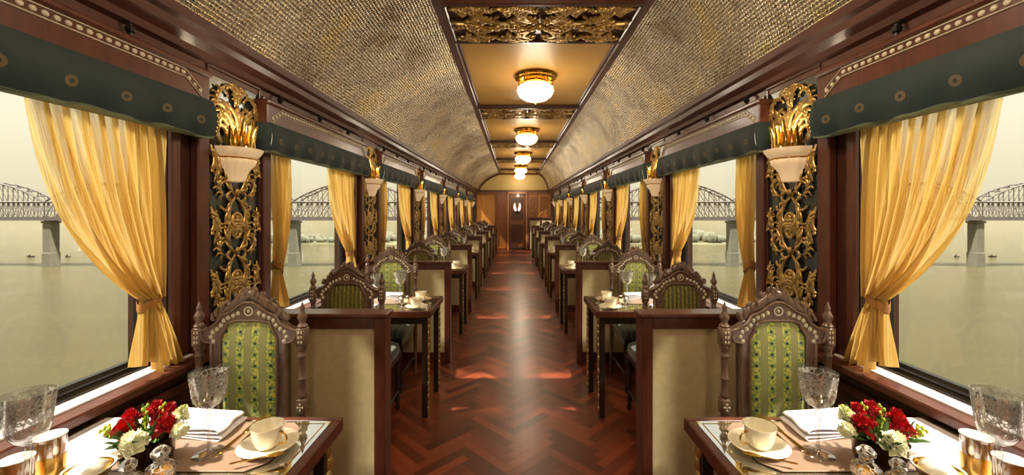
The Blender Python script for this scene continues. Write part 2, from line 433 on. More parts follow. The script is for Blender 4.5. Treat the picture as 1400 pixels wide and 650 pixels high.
# ------------------------------------------------------------------ room shell
YB, YE = -3.48, 15.5
SILL, WTOP = .80, 1.98
def pier(k): return (1.70 + BAY*k, 2.39 + BAY*k)
wn = 0
for s in SIDES:
    mx = -s
    def bx(m, a0, a1, y0, y1, z0, z1, ch=0):   # a = distance from the axis
        m.box((s*a0, y0, z0), (s*a1, y1, z1), ch)
    m = MB(); bx(m, 1.44, 1.60, YB, YE, 0, SILL-.03); bx(m, 1.44, 1.60, YB, YE, WTOP, 2.32)
    for k in range(-2, 7):
        y0, y1 = pier(k); y0 = max(y0, YB); 
        if y1 > y0: bx(m, 1.44, 1.60, y0, y1, SILL-.03, WTOP)
    bx(m, 1.44, 1.60, pier(7)[0], YE, SILL-.03, WTOP)
    struct(m.build('wall_' + SN[s], W_DARK))
    # cornice
    prof = [(1.44,2.08),(1.425,2.09),(1.425,2.125),(1.40,2.135),(1.39,2.16),(1.355,2.185),(1.35,2.215),(1.325,2.225),(1.315,2.26),(1.44,2.30)]
    m = MB(); n = len(prof)
    vs = [(s*a, YB, z) for a, z in prof] + [(s*a, YE, z) for a, z in prof]
    m.add(vs, [(i, (i+1) % n, n+(i+1) % n, n+i) for i in range(n)]); 
    struct(m.build('trim_cornice_' + SN[s], W_CORN))
    m = MB(); bx(m, 1.415, 1.44, YB, YE, 0.0, .12, .005); bx(m, 1.425, 1.44, YB, YE, .66, .70, .004)
    struct(m.build('baseboard_' + SN[s], W_MED))
    # sill ledge along the whole wall
    m = MB(); bx(m, 1.36, 1.60, YB, YE, SILL-.035, SILL, .006)
    struct(m.build('window_sill_' + SN[s], W_MED))
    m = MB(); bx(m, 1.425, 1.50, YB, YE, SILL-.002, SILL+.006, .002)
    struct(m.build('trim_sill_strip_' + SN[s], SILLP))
    # uprights beside the carved panels and a window with gasket and pane in every bay
    for k in range(-2, 8):
        y0, y1 = (pier(k-1)[1], pier(k)[0])
        y0 = max(y0, YB)
        wn += 1
        m = MB(); f = .045
        for (a, b, c, d) in ((y0, y1, SILL, SILL+f), (y0, y1, WTOP-f, WTOP), (y0, y0+f, SILL+f, WTOP-f), (y1-f, y1, SILL+f, WTOP-f)):
            bx(m, 1.505, 1.55, a, b, c, d, .012)
        bx(m, 1.49, 1.52, y0+.0, y1, SILL, SILL+.022, .008)
        w_ = struct(m.build('window_%d' % wn, BLACK)); 
        m = MB(); bx(m, 1.53, 1.533, y0+f*.5, y1-f*.5, SILL+f*.5, WTOP-f*.5)
        g = m.build('glass_pane', PANE, w_)
    for k in range(-2, 7):
        y0, y1 = pier(k)
        m = MB()
        for a, b in ((y0+.12, y0+.19), (y1-.09, y1-.02)): bx(m, 1.40, 1.44, a, b, SILL, 2.09, .006)
        bx(m, 1.415, 1.44, y0+.0, y0+.045, SILL, 2.09, .006)
        struct(m.build('trim_%s_%d' % (SN[s], k+3), W_MED))

# end wall with lunette
YW = 15.5
VL = [(-1.33, 2.235), (-1.22, 2.42), (-1.05, 2.60), (-.80, 2.76), (-.53, 2.86)]
VR = [(1.33, 2.235), (1.28, 2.42), (1.19, 2.62), (1.07, 2.78), (.93, 2.86)]
m = MB(); m.box((-1.6, YW, 0), (1.6, YW+.1, 2.22)); struct(m.build('wall_end', W_ENDD))
m = MB(); m.box((-1.6, YW+.002, 2.22), (1.6, YW+.1, 3.0)); struct(m.build('wall_end_lunette', LUNET))
m = MB(); m.box((-1.46, YW-.03, 2.17), (1.46, YW, 2.24), .006)
path = [(x, YW-.02, z-.02) for x, z in VL] + [(x, YW-.02, z-.02) for x, z in VR[::-1]]
m.tube(path, .03, 6); struct(m.build('trim_end_wall', W_MED))
def door_panel(name, x0, x1, mat, fm, insets, z0=0.02, z1=2.1):
    m = MB(); m.box((x0, YW-.02, z0), (x1, YW, z1), .004); o = m.build(name, mat); struct(o)
    m = MB(); f = .05
    for a, b, c, d in ((x0, x0+f, z0, z1), (x1-f, x1, z0, z1), (x0, x1, z1-f, z1), (x0, x1, z0, z0+f)): m.box((a, YW-.04, c), (b, YW-.015, d), .004)
    for a, b, c, d in insets: m.box((a, YW-.035, c), (b, YW-.015, d), .01)
    m.build('panel_frame', fm, o); return o
door_panel('trim_panel_1', -1.42, -.66, W_END, W_ENDD, [])
door_panel('trim_panel_2', -.64, -.26, W_ENDD, W_ENDD, [(-.56,-.34,1.15,1.75)])
m = MB()
for a, b, c, d in ((-.235,-.17,0,2.16), (.46,.52,0,2.16), (-.235,.52,2.10,2.17)): m.box((a, YW-.06, c), (b, YW, d), .006)
struct(m.build('trim_door_frame', W_END))
d1 = door_panel('door_1', -.17, .46, W_ENDD, W_MED, [(-.08,.36,.25,.95), (-.08,.36,1.1,1.95)], .01, 2.1)
m = MB(); m.ball((.38, YW-.07, 1.02), .025); m.tube([(.38,YW-.06,1.02),(.38,YW-.02,1.02)], .01, 8); m.build('door_handle', BRASS, d1, 60)
door_panel('trim_panel_3', .54, 1.42, W_END, W_ENDD, [(.62,.95,1.2,2.0), (1.0,1.34,1.2,2.0)])
m = MB(); m.box((-1.6, YB-.1, 0), (1.6, YB, 3.0)); struct(m.build('wall_back', W_DARK))

# vaults (embossed metal) and centre strip
for nm, V in (('ceiling_vault_left', VL), ('ceiling_vault_right', VR)):
    # smooth the curve
    P = [Vector((a, 0, b)) for a, b in V]
    Q = []
    for i in range(len(P)-1):
        p0 = P[max(i-1,0)]; p1 = P[i]; p2 = P[i+1]; p3 = P[min(i+2, len(P)-1)]
        for t in [j/5 for j in range(5)]:
            Q.append(.5*((2*p1)+(p2-p0)*t+(2*p0-5*p1+4*p2-p3)*t*t+(3*p1-p0-3*p2+p3)*t**3))
    Q.append(P[-1]); L = [0]
    for i in range(1, len(Q)): L.append(L[-1]+(Q[i]-Q[i-1]).length)
    m = MB(); N = len(Q)-1
    m.grid(lambda u, v: (Q[round(u*N)].x, YB+(YE-YB)*v, Q[round(u*N)].z, L[round(u*N)], YB+(YE-YB)*v), N, 34, flip=(V[0][0] < 0))
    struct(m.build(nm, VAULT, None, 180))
SX0, SX1, SZ = -.53, .93, 2.88
m = MB(); m.box((SX0-.05, YB, SZ+.01), (SX1+.05, YE, SZ+.05)); struct(m.build('ceiling', CEILP))
m = MB(); m.box((-1.62, YB-.1, 2.99), (1.62, YE+.1, 3.03))
for s in SIDES: m.box((s*1.60, YB-.1, 2.28), (s*1.64, YE+.1, 3.03))
struct(m.build('ceiling_roof', W_DARK))
m = MB()
for a, b in ((SX0-.03, SX0+.05), (SX1-.05, SX1+.03)):
    m.box((a, YB, SZ-.03), (b, YE, SZ+.02), .01); 
m.box((SX0+.05, YB, SZ-.012), (SX0+.075, YE, SZ+.02), .005); m.box((SX1-.075, YB, SZ-.012), (SX1-.05, YE, SZ+.02), .005)
struct(m.build('trim_ceiling', W_CORN))

# floor: herringbone
import bmesh
def herring():
    Lp, Wp = .36, .06; vs = []; fs = []; tone = []; uv = []
    ang = radians(45); ca, sa = cos(ang), sin(ang); g = .0007
    R = 130
    rnd = random.Random(3)
    def inside(p): return -1.46 < p[0] < 1.46 and YB-.02 < p[1] < YW
    n = int(Lp/Wp)
    for i in range(-150, 260):
        for j in range(-60, 60):
            # standard herringbone lattice in cell units
            for kind in (0, 1):
                if kind == 0: x0, y0, wx, wy = (i + j*n*1.0), (i - j*n*1.0), n, 1
                else: x0, y0, wx, wy = (i + j*n*1.0) - 0, (i - j*n*1.0) + 1, 1, n
                if kind == 1: x0, y0 = x0, y0
                X0, Y0 = x0*Wp, y0*Wp; X1, Y1 = X0+wx*Wp, Y0+wy*Wp
                if kind == 1: pass
                cxm, cym = (X0+X1)/2, (Y0+Y1)/2
                def T(x, y): return (x*ca - y*sa, x*sa + y*ca)
                c = T(cxm, cym)
                if not inside((c[0], c[1])): continue
                q = [T(X0+g, Y0+g), T(X1-g, Y0+g), T(X1-g, Y1-g), T(X0+g, Y1-g)]
                b = len(vs); vs += [(max(-1.46,min(1.46,x)), min(y, YE), 0.0) for x, y in q]; fs.append((b,b+1,b+2,b+3)); tone.append(rnd.random())
                uv += ([(0,0),(n,0),(n,1),(0,1)] if kind == 0 else [(0,0),(0,1),(n,1),(n,0)])
                r = rnd.random()*9; 
                for t in range(-4, 0): uv[t] = (uv[t][0]*.1 + r, uv[t][1]*.1 + r)
    me = bpy.data.meshes.new('floor'); me.from_pydata(vs, [], fs)
    ul = me.uv_layers.new(name='UVMap')
    for lp in me.loops: ul.data[lp.index].uv = uv[lp.vertex_index]
    a = me.attributes.new('tone', 'FLOAT', 'FACE'); a.data.foreach_set('value', tone)
    me.materials.append(FLOORM); o = bpy.data.objects.new('floor', me); COL.objects.link(o); return o
struct(herring())
m = MB(); m.box((-1.6, YB-.1, -.08), (1.6, YE+.1, -.002)); struct(m.build('floor_base', W_DARK))

# ------------------------------------------------------------------ gilt scrollwork
def clothoid(p, ang, k0, k1, L, n=14, pw=2.0):
    x, y = p; out = [(x, y, ang)]; h = L/n
    for i in range(n):
        t = (i+.5)/n; ang += (k0 + (k1-k0)*t**pw)*h; x += cos(ang)*h; y += sin(ang)*h; out.append((x, y, ang))
    return out
def scrolls(specs, mirror_u=True, mirror_v=None, leaf=True, lim=None):
    """specs: (u, v, angle_deg, k0, k1, length, radius). returns MB in (u, v, n) with n=+z"""
    m = MB()
    for (u, v, a, k0, k1, L, r) in specs:
        NP = 22
        pts = clothoid((u, v), radians(a), k0, k1, L, NP, 1.4)
        rr = [r*(.55 + .85*sin(pi*min(1, .12+.80*i/NP))) for i in range(NP+1)]; rr[-1] = r*1.45; rr[-2] = r*1.25
        items = [([(x, y, .010 + .012*sin(pi*i/NP)) for i, (x, y, _) in enumerate(pts)], rr)]
        sg = 1 if k1 > 0 else -1
        if leaf and L > .12:
            for t, lw in ((.10, .8), (.24, 1.0), (.40, 1.0), (.56, .8)):
                x, y, an = pts[int(t*NP)]; LL = L*.17*lw+.014
                lp = clothoid((x, y), an - sg*radians(22), -sg*6, sg*2.6/LL, LL, 8, 1.0)
                items.append(([(q[0], q[1], .012+.012*sin(pi*i/9)) for i, q in enumerate(lp)], [r*z for z in (.7,.95,1.15,1.25,1.2,1.05,.85,.7,.6)]))
                lp = clothoid((x, y), an - sg*radians(48), -sg*2, -sg*3.4/LL, LL*.9, 8, 1.0)
                items.append(([(q[0], q[1], .008+.010*sin(pi*i/9)) for i, q in enumerate(lp)], [r*z for z in (.6,.85,1.0,1.05,1.0,.9,.8,.8,.95)]))
        for path, rad in items:
            for mu in ((1, -1) if mirror_u else (1,)):
                for mv in ((1,) if mirror_v is None else (1, -1)):
                    P = [(p[0]*mu, (p[1] if mv > 0 else 2*mirror_v-p[1]), p[2]) for p in path]
                    if lim:
                        n_ = 0
                        for q in P:
                            if abs(q[0]) > lim[0] or q[1] < lim[1] or q[1] > lim[2]: break
                            n_ += 1
                        if n_ < 4: continue
                        P = P[:n_]
                    m.tube(P, rad[:len(P)], 6, .8, (0,0,1))
    return m
def panel_specs():
    S = []
    for v0 in (0.0, .295, .59):
        S += [(.006, v0+.00, 30, 6, 40, .36, .0075),      # big lower volute
              (.006, v0+.285, -30, -6, -40, .36, .0075),     # mirrored volute
              (.150, v0+.06, 95, 4, -52, .22, .0062),
              (.172, v0+.235, -95, -4, 52, .20, .0060),
              (.0, v0+.12, 60, -16, 55, .15, .0055), (.0, v0+.18, -60, 16, -55, .15, .0055),
              (.085, v0-.0, 10, 14, 46, .16, .0055)]
    S += [(.0, .84, 88, 2, -20, .26, .0085), (.01, .84, 70, 2, -24, .28, .0085), (.012, .83, 48, 6, -28, .25, .008),
          (.01, .83, 22, 12, -34, .20, .0075), (.05, .93, 82, -3, -40, .26, .0075), (.13, .88, 95, -3, 42, .22, .0065),
          (.155, 1.0, 100, -2, 40, .18, .0062), (.004, 1.04, 60, 10, -52, .16, .0065), (.004, 1.06, 88, 2, 50, .14, .006)]
    return S
pm = scrolls(panel_specs(), lim=(.188, -.0, 1.18))
for v0 in (.0, .15, .30, .45, .60, .75, .86, 1.02):
    pm.ball((0, v0+.01, .018), (.014, .02, .012), 8, 6)
for k in range(5): pm.ball((.028*cos(k*1.256+.3), .90+.028*sin(k*1.256+.3), .03), .013, 7, 5)
pw_mesh = pm
def rot_panel(m, fn):
    m2 = MB(); m2.f = list(m.f); m2.mi = list(m.mi); m2.v = [fn(*p) for p in m.v]; return m2
PZ = .93
def make_panel(s):
    t = thing('carved_pilaster_panel', cat='carved panel')
    m = MB(); m.box((0, -.20, 0), (.010, .20, 1.20)); b = m.build('mirror_backing', MIRR, t, mx=-s)
    m = rot_panel(pw_mesh, lambda u, v, n: (n*.9+.006, u, v)); m.build('gilt_scrollwork', GOLD, t, 60, mx=-s)
    m = MB()
    for a, b_, c, d in ((-.20,.20,0,.014),(-.20,.20,1.186,1.2),(-.20,-.188,.014,1.186),(.188,.20,.014,1.186)): m.box((0,a,c),(.022,b_,d),.003)
    m.build('panel_border', W_DARK, t, mx=-s); return t
def make_sconce(s):
    t = thing('wall_sconce', cat='sconce'); mx = -s
    prof = [(.02,-.185),(.055,-.180),(.06,-.165),(.075,-.12),(.105,-.085),(.112,-.062),(.108,-.056),(.108,-.046),(.124,-.038),(.142,-.012),(.146,0),(.134,0),(.118,-.03),(.06,-.10),(0,-.12)]
    m = MB(); m.lathe(prof, 28, (0,0,0), -pi/2, pi/2, 1, 1, .018, 40); m.build('alabaster_bowl', ALAB, t, 50, mx=mx)
    m = MB(); m.lathe([(.1095,-.058),(.113,-.054),(.1095,-.048)], 28, (0,0,0), -pi/2, pi/2); m.build('gilt_band', BRASS, t, 60, mx=mx)
    m = MB()
    rnd = random.Random(4)
    for i in range(11):
        a = -pi/2+.2+(pi-.4)*i/10; r = .07 + .02*(i % 2); hgt = .10 + .05*sin(pi*i/10)+.02*(i % 2)
        P = [(r*cos(a)*(1-.25*q+.5*q*q), r*sin(a)*(1-.2*q+.5*q*q), -.02+hgt*q) for q in [j/7 for j in range(8)]]
        m.tube(P, [.016*(1-abs(q-.3)*1.1)+.002 for q in [j/7 for j in range(8)]], 6)
    m.build('gilt_flame_leaves', GOLDP, t, 60, mx=mx)
    m = MB(); m.ball((.06, 0, .0), (.03,.03,.035), 10, 8); m.build('bulb', SMALLG, t, 180, mx=mx)
    return t
pan = {s: make_panel(s) for s in SIDES}; sco = {s: make_sconce(s) for s in SIDES}
for s in SIDES:
    for k in range(0, 7):
        yc = 2.10 + BAY*k
        place(pan[s], (s*1.439, yc, PZ), 0, 'gilt scrollwork panel on mirror, %s pilaster along the %s wall' % (ORD[k], SN[s]), 'carved gilt pilaster panels')
        place(sco[s], (s*1.415, yc-.03, 1.752), 0, 'cream alabaster half-bowl sconce on the %s carved pilaster, %s wall' % (ORD[k], SN[s]), 'alabaster wall sconces', sc=.90)
        if k < 5: lamp('sconce_light', (s*1.33, yc-.03, 1.86), 1.3, (1,.84,.60), .03)

# ceiling panels: wide carved boards
def ceil_specs():
    S = []
    for u0 in (.0, .32):
        S += [(u0+.06, .10, -20, -10, 50, .26, .012), (u0+.24, .12, 60, 10, -50, .22, .011), (u0+.13, .26, -10, -6, 40, .22, .011), (u0+.20, .005, 40, -12, 44, .22, .010), (u0+.05,.27,-30,8,-50,.2,.011),(u0+.01, .015, 25, 6, -36, .30, .013), (u0+.02, .02, 60, -6, 36, .30, .013), (u0+.16, .02, 80, 6, -34, .27, .012), (u0+.16, .03, 110, -8, 34, .24, .011),
              (u0+.02, .20, 20, 6, -40, .24, .011), (u0+.30, .22, 165, -8, 38, .22, .011), (u0+.10, .02, 10, 10, -44, .20, .010)]
    return S
cm = scrolls(ceil_specs(), True, 0.0, lim=(.655, -.285, .285))
for u0 in (-.48,-.32,-.16,0,.16,.32,.48): cm.ball((u0, 0, .03), (.03,.03,.02), 10, 6)
cp = thing('carved_ceiling_panel', cat='carved panel')
m = MB(); m.box((-.69, -.33, -.012), (.69, .33, 0)); m.build('backing_board', W_DARK, cp)
m = rot_panel(cm, lambda u, v, n: (u, v, -.012-n*1.4)); m.build('gilt_scrollwork', GOLD, cp, 60)
m = MB()
for a, b, c, d in ((-.69,.69,-.33,-.29),(-.69,.69,.29,.33),(-.69,-.665,-.29,.29),(.665,.69,-.29,.29)): m.box((a,c,-.05),(b,d,0),.008)
m.build('border', W_DARK, cp)
for k in range(5):
    place(cp, (.20, 3.09+2.8*k, 2.885), 0, 'gilt openwork scroll panel across the ceiling, %s from the near end' % ORD[k], 'carved ceiling panels')

# ceiling lamps
cl = thing('ceiling_lamp', cat='ceiling lamp')
m = MB(); m.lathe([(0,0),(.205,0),(.225,-.012),(.215,-.03),(.195,-.032),(.185,-.05),(.12,-.056),(0,-.058)], 36, (0,0,0), 0, 2*pi, 1, 1, .02, 18); m.build('gilt_mount', GOLDP, cl, 45)
m = MB()
for i in range(8):
    a = i*pi/4; P = [(cos(a)*r_, sin(a)*r_, z_) for r_, z_ in ((.13,-.05),(.17,-.06),(.178,-.085),(.15,-.10),(.16,-.12),(.185,-.125))]
    m.tube(P, [.012,.014,.012,.011,.012,.008], 8)
m.lathe([(.10,-.055),(.125,-.075),(.11,-.095),(.13,-.105)], 28)
m.build('gilt_brackets', GOLDP, cl, 60)
m = MB(); m.lathe([(.165,-.105),(.192,-.13),(.195,-.165),(.17,-.215),(.12,-.25),(.05,-.268),(0,-.27)], 32); m.build('opal_glass_bowl', LAMPG, cl, 180)
m = MB(); m.lathe([(.012,-.262),(.016,-.275),(.008,-.285),(.012,-.292),(0,-.302)], 12); m.build('finial', GOLDP, cl, 60)
for k, (y, zz) in enumerate(((4.38,2.885),(1.48,2.885),(-1.4,2.885),(7.26,2.885),(10.1,2.885),(13.0,2.885),(15.05,2.885))):
    place(cl, (.235, y, zz), 0, ['lit opal bowl ceiling lamp with gilt mount, the largest in view', 'opal ceiling lamp over the table nearest us, above the frame', 'opal ceiling lamp behind the viewer', 'lit opal ceiling lamp between first and second narrow carved boards', 'lit opal ceiling lamp, third along the ochre strip', 'lit opal ceiling lamp, fourth along the ochre strip', 'lit opal ceiling lamp hard against the end wall'][k], 'opal bowl ceiling lamps')
for y in (-1.4, 1.48, 4.38, 7.26, 10.1, 13.0, 14.7): lamp('ceiling_light', (.235, y, 2.50), 34 if y < 2 else 13, (1,.88,.70), .15)

# ------------------------------------------------------------------ pelmets and curtains
def make_pelmet(s):
    t = thing('window_pelmet', cat='pelmet'); mx = -s     # local x = distance into the room from the wall face
    L = 1.52
    m = MB(); m.box((0,0,.16),(.085,L,.28),.006); m.box((0,-.012,.268),(.10,L+.012,.295),.008); m.box((0,-.006,.15),(.095,L+.006,.168),.006)
    m.box((0,0,.02),(.06,.02,.16)); m.box((0,L-.02,.02),(.06,L,.16)); m.build('pelmet_box', W_MED, t, mx=mx)
    m = MB()
    z_ = .248; n = 40
    for i in range(n+1):
        y = .14+(L-.28)*i/n; m.ball((.086, y, z_), (.006,.011,.009), 8, 5)
    for sg, y0 in ((-1, .14), (1, L-.14)):
        for j in range(1, 4): m.ball((.086, y0+sg*.03*j, z_-.017*j), (.006,.009,.009), 8, 5)
    m.build('bead_inlay', INLAY, t, 60, mx=mx)
    m = MB()
    for dz in (.016, -.016):
        P = [(.087, .04, z_-.06+dz), (.087, .13, z_+dz), (.087, L-.13, z_+dz), (.087, L-.04, z_-.06+dz)]; m.tube(P, .0028, 6)
    m.build('line_inlay', INLAY, t, 60, mx=mx)
    m = MB(); rnd = random.Random(2)
    def fn(u, v):
        y = -.01 + u*(L+.02); fold = .006*sin(u*46)+.004*sin(u*19+1); b = .022*sin(pi*min(1, (1-v)*.9+.1))
        return (.092 + b + fold*(1-v) + .0, y, .0 + .165*v + (1-v)*(.004*sin(u*31)+.003*sin(u*70)), u, v)
    m.grid(fn, 120, 10, flip=False)
    def fe(y):
        def g(u, v): return ((.03 + u*.062) + .022*sin(pi*min(1, (1-v)*.9+.1))*u, y, .165*v, 0, v)
        return g
    m.grid(fe(-.01), 4, 8); m.grid(fe(L+.01), 4, 8); m.grid(lambda u, v: (.03+u*.068, -.01+v*(L+.02), .004, v, .02), 3, 40)
    m.build('silk_valance', VAL, t, 180, mx=mx)
    for f in (.12, .45, .78):
        m = MB(); y = L*f; m.box((.02,y-.012,.294),(.075,y+.012,.306),.003); m.tube([(.05,y,.30),(.05,y,.35),(.03,y,.37)], .009, 8); m.ball((.05,y,.335), .017, 8, 6)
        m.build('bracket', BLACKM, t, mx=mx)
    return t
def make_curtain(s, near):
    """near=False: gathered to the far jamb. local y=0 is the jamb, +t runs away from it into the window"""
    t = thing('curtain', cat='curtain'); sy = -1 if not near else 1; mx = -s
    Wt = .47 if not near else .20; off = .03
    ztop = 1.80; ztie = 1.10; K = 9 if not near else 5
    def width(q):   # q 0 top -> 1 tie
        return Wt*(1 - .87*(.42*q + .58*q**3.2)) 
    def base(q): return off + .035*q
    def fn(u, v):
        q = 1-v; uu = u**(1+.25*q); y = base(q) + (width(q))*uu
        amp = .020 + .006*q
        ph = u*K*2*pi + .9*sin(3.1*q+u*4)
        x = .045 + amp*sin(ph) + .008*sin(ph*2.3+q*5) + .012*q
        return (x, sy*y, ztie + (ztop-ztie)*v, u, v*.75)
    m = MB(); m.grid(fn, 150, 44, flip=(sy > 0)); m.build('drape', CURT, t, 180, mx=mx)
    w1 = width(1.0); c = base(1) + w1*.5
    def lobe(u0, u1, dy, dx, Lz, fl):
        def tail(u, v):
            q = 1-v; U = u0+(u1-u0)*u; wd = w1*(.9+fl*q**.85)
            ph = U*K*.9*2*pi
            y = c + (U-.5)*wd + dy*q**.9
            x = .050 + dx*q + (.014+.016*q)*sin(ph)+.007*cos(ph*2.3+q*3)
            return (x, sy*y, ztie - (Lz+.018*sin(U*15))*q, U, .15*v)
        return tail
    for args, nm in (((0,.55,-.030 if not near else -.02,.0,.285,2.4),'tail'), ((.42,1,.02,.022,.225,1.2),'tail')):
        m = MB(); m.grid(lobe(*args), 70, 18, flip=(sy > 0)); m.build(nm, CURT, t, 180, mx=mx)
    m = MB()
    def band(u, v):
        a = 2*pi*u; return (.052 + (.034+.003*sin(a*9))*cos(a), sy*(c + (w1*.5+.014)*sin(a)), ztie - .02 + .035*v - .03*sin(a)+.004*sin(9*a), u, v)
    m.grid(band, 48, 4); m.build('tie_band', TIE, t, 180, mx=mx)
    return t
pel = {s: make_pelmet(s) for s in SIDES}
cur = {(s, n): make_curtain(s, n) for s in SIDES for n in (False, True)}
for s in SIDES:
    for k in range(0, 7):
        place(pel[s], (s*1.44, .30+BAY*k, 1.765), 0, 'wooden pelmet box with teal silk valance above the %s window, %s wall' % (ORD[k], SN[s]), 'window pelmets with valances')
        place(cur[s, False], (s*1.475, pier(k)[0], 0), 0, 'sheer gold curtain tied back at the far edge of the %s window, %s wall' % (ORD[k], SN[s]), 'sheer gold curtains')
        if k: place(cur[s, True], (s*1.475, pier(k-1)[1], 0), 0, 'narrow gold curtain at the near edge of the %s window, %s wall' % (ORD[k], SN[s]), 'sheer gold curtains')

# ------------------------------------------------------------------ partitions
def make_partition(s):
    t = thing('seating_partition', cat='partition'); W = .835; D = .09; Hh = .96; mx = -s   # x=0 aisle end in local, grows outward
    mx = s
    m = MB()
    m.box((0,0,0),(.055,D,Hh-.02),.004); m.box((W-.05,0,0),(W,D,Hh-.02),.004)
    m.box((.055,.004,Hh-.075),(W-.05,D-.004,Hh-.02),.003); m.box((.055,.004,0),(W-.05,D-.004,.10),.003)
    m.build('frame', W_MED, t, mx=mx)
    m = MB(); m.box((-.008,-.01,Hh-.02),(W,D+.01,Hh),.005); m.build('cap_rail', W_MED, t, mx=mx)
    m = MB(); m.box((.055,.014,.10),(W-.05,D-.014,Hh-.075)); m.build('leather_panel', LEATH, t, mx=mx)
    return t
par = {s: make_partition(s) for s in SIDES}
for s in SIDES:
    for k in range(7):
        place(par[s], (s*.60, 1.92+BAY*k, 0), 0, 'low partition with beige leather panel, %s along the %s side of the aisle' % (ORD[k], SN[s]), 'low leather partitions')

# ------------------------------------------------------------------ chair
def make_chair():
    t = thing('dining_chair', cat='chair')
    OI = [((.155,.44),(.118,.50)), ((.155,.70),(.118,.70)), ((.155,.90),(.118,.895)), ((.186,.908),(.118,.905)), ((.196,.925),(.117,.915)), ((.196,.950),(.113,.925)), ((.160,.964),(.104,.940)),
          ((.130,.985),(.095,.957)), ((.112,1.015),(.086,.977)), ((.075,1.028),(.062,.986)), ((.040,1.055),(.034,.989)), ((.015,1.068),(.012,.989))]
    pairs = [((-a[0], a[1]), (-b[0], b[1])) for a, b in OI] + OI[::-1]
    m = MB(); n = len(pairs); T = .014
    vs = []
    for a, b in pairs:
        vs += [(a[0],-T,a[1]), (b[0],-T,b[1]), (b[0],T,b[1]), (a[0],T,a[1])]
    fs = []
    for i in range(n-1):
        for k in range(4): fs.append((i*4+k, (i+1)*4+k, (i+1)*4+(k+1) % 4, i*4+(k+1) % 4))
    m.add(vs, fs)
    m.box((-.155,-T,.42),(.155,T,.50),.003)
    for sy in (-1, 1):
        m.tube([(a[0]*.985,sy*(T+.001),a[1]-.004) for a, b in pairs], .0065, 6)
        m.tube([(b[0],sy*(T+.001),b[1]) for a, b in pairs], .0055, 6)
    bf = m.build('back_frame', W_CHAIR, t, 40)
    m = MB()
    # inlaid beads following the frame arch
    mid = [Vector(((a[0]+b[0])/2*1.0, 0, (a[1]+b[1])/2)) for a, b in pairs]
    mid = mid[2:-2]; Ls = [0]
    for i in range(1, len(mid)): Ls.append(Ls[-1]+(mid[i]-mid[i-1]).length)
    nb = 21
    for j in range(nb):
        d = Ls[-1]*(j+.5)/nb; i = max(i for i in range(len(Ls)-1) if Ls[i] <= d); p = mid[i].lerp(mid[i+1], (d-Ls[i])/(Ls[i+1]-Ls[i]))
        if abs(p.x) < .03: continue
        for sy in (-1, 1): m.ball((p.x, sy*T, p.z), (.009,.005,.010), 8, 5)
    for sy in (-1, 1):
        m.lathe([(.014,-.002),(.017,.003),(.020,-.002)], 16)
        for q in range(len(m.v)-48, len(m.v)):
            x, y, z = m.v[q]; m.v[q] = (x, sy*(T+abs(z)), 1.028+y)
        m.ball((0, sy*T, 1.028), (.007,.005,.007), 8, 5)
    m.build('bead_inlay', INLAY, bf, 60)
    # carved crest
    m = MB(); rnd = random.Random(5)
    crest = [(-.150,.985),(-.128,1.005),(-.108,1.030),(-.075,1.045),(-.045,1.070),(-.020,1.088),(0,1.094)]
    crest = crest + [(-a, b) for a, b in crest[:-1][::-1]]
    m.tube([(a,0,b) for a, b in crest], [.006,.012,.014,.015,.017,.018,.018,.018,.017,.015,.014,.012,.006], 8, 1.2)
    for i, (a, b) in enumerate(crest):
        for q in range(3):
            dx = rnd.uniform(-.008,.008); sg = 1 if a < 0 else -1
            ap = radians(70 if a < 0 else 110)+rnd.uniform(-.5,.5)
            cp_ = clothoid((a+dx, b+.002), ap+sg*radians(25), 0, -sg*70, .036, 6)
            m.tube([(x, (q-1)*.010, y) for x, y, _ in cp_], [.0075,.0085,.008,.007,.006,.0045,.002], 6)
    m.build('carved_crest', W_CHAIR, t, 60)
    # upholstery pads front and rear
    inner = [b for a, b in pairs]
    for sy, nm, mt in ((-1, 'upholstered_back', BROC), (1, 'rear_cover', OLIVE)):
        m = MB(); cx, cz = 0, .72; vs = []; fs = []; R = [1.0,.97,.9,.75,.5,.25]; pts = inner + [(.05,.50),(-.05,.50)]; N = len(pts)
        for r in R:
            for (a, b) in pts: vs.append((cx+(a-cx)*r, sy*(.006 + .018*(1-r**6)), cz+(b-cz)*r))
        vs.append((cx, sy*.024, cz))
        for j in range(len(R)-1):
            for i in range(N):
                k = (i+1) % N; q = (j*N+i, j*N+k, (j+1)*N+k, (j+1)*N+i); fs.append(q if sy > 0 else q[::-1])
        for i in range(N):
            q = ((len(R)-1)*N+i, (len(R)-1)*N+(i+1) % N, len(vs)-1); fs.append(q if sy > 0 else q[::-1])
        m.add(vs, fs); m.build(nm, mt, t, 180)
    # turned rear posts
    for sx in (-1, 1):
        x = sx*.214; m = MB()
        m.box((x-.021,-.021,.882),(x+.021,.021,.958),.005); m.box((x-.020,-.020,.60),(x+.020,.020,.665),.005); m.box((x-.018,-.018,.38),(x+.018,.018,.48),.005)
        m.lathe([(.013,.665),(.018,.672),(.018,.682),(.013,.692),(.0135,.74),(.019,.748),(.014,.757),(.0135,.80),(.015,.835),(.019,.842),(.014,.85),(.016,.865),(.021,.876),(.019,.884)], 14, (x,0,0))
        m.lathe([(.018,.958),(.021,.965),(.013,.975),(.011,.98),(.019,.995),(.019,1.005),(.010,1.022),(.008,1.03),(.011,1.038),(.006,1.048),(.003,1.06),(0,1.066)], 14, (x,0,0))
        m.lathe([(.015,.48),(.019,.49),(.014,.50),(.012,.55),(.019,.585),(.014,.60)], 14, (x,0,0))
        m.lathe([(0,.0),(.014,.0),(.018,.02),(.012,.05),(.019,.07),(.013,.09),(.017,.30),(.020,.34),(.014,.36),(.017,.38)], 14, (x,0,0))
        p = m.build('turned_post', W_CHAIR, t, 50)
        m = MB()
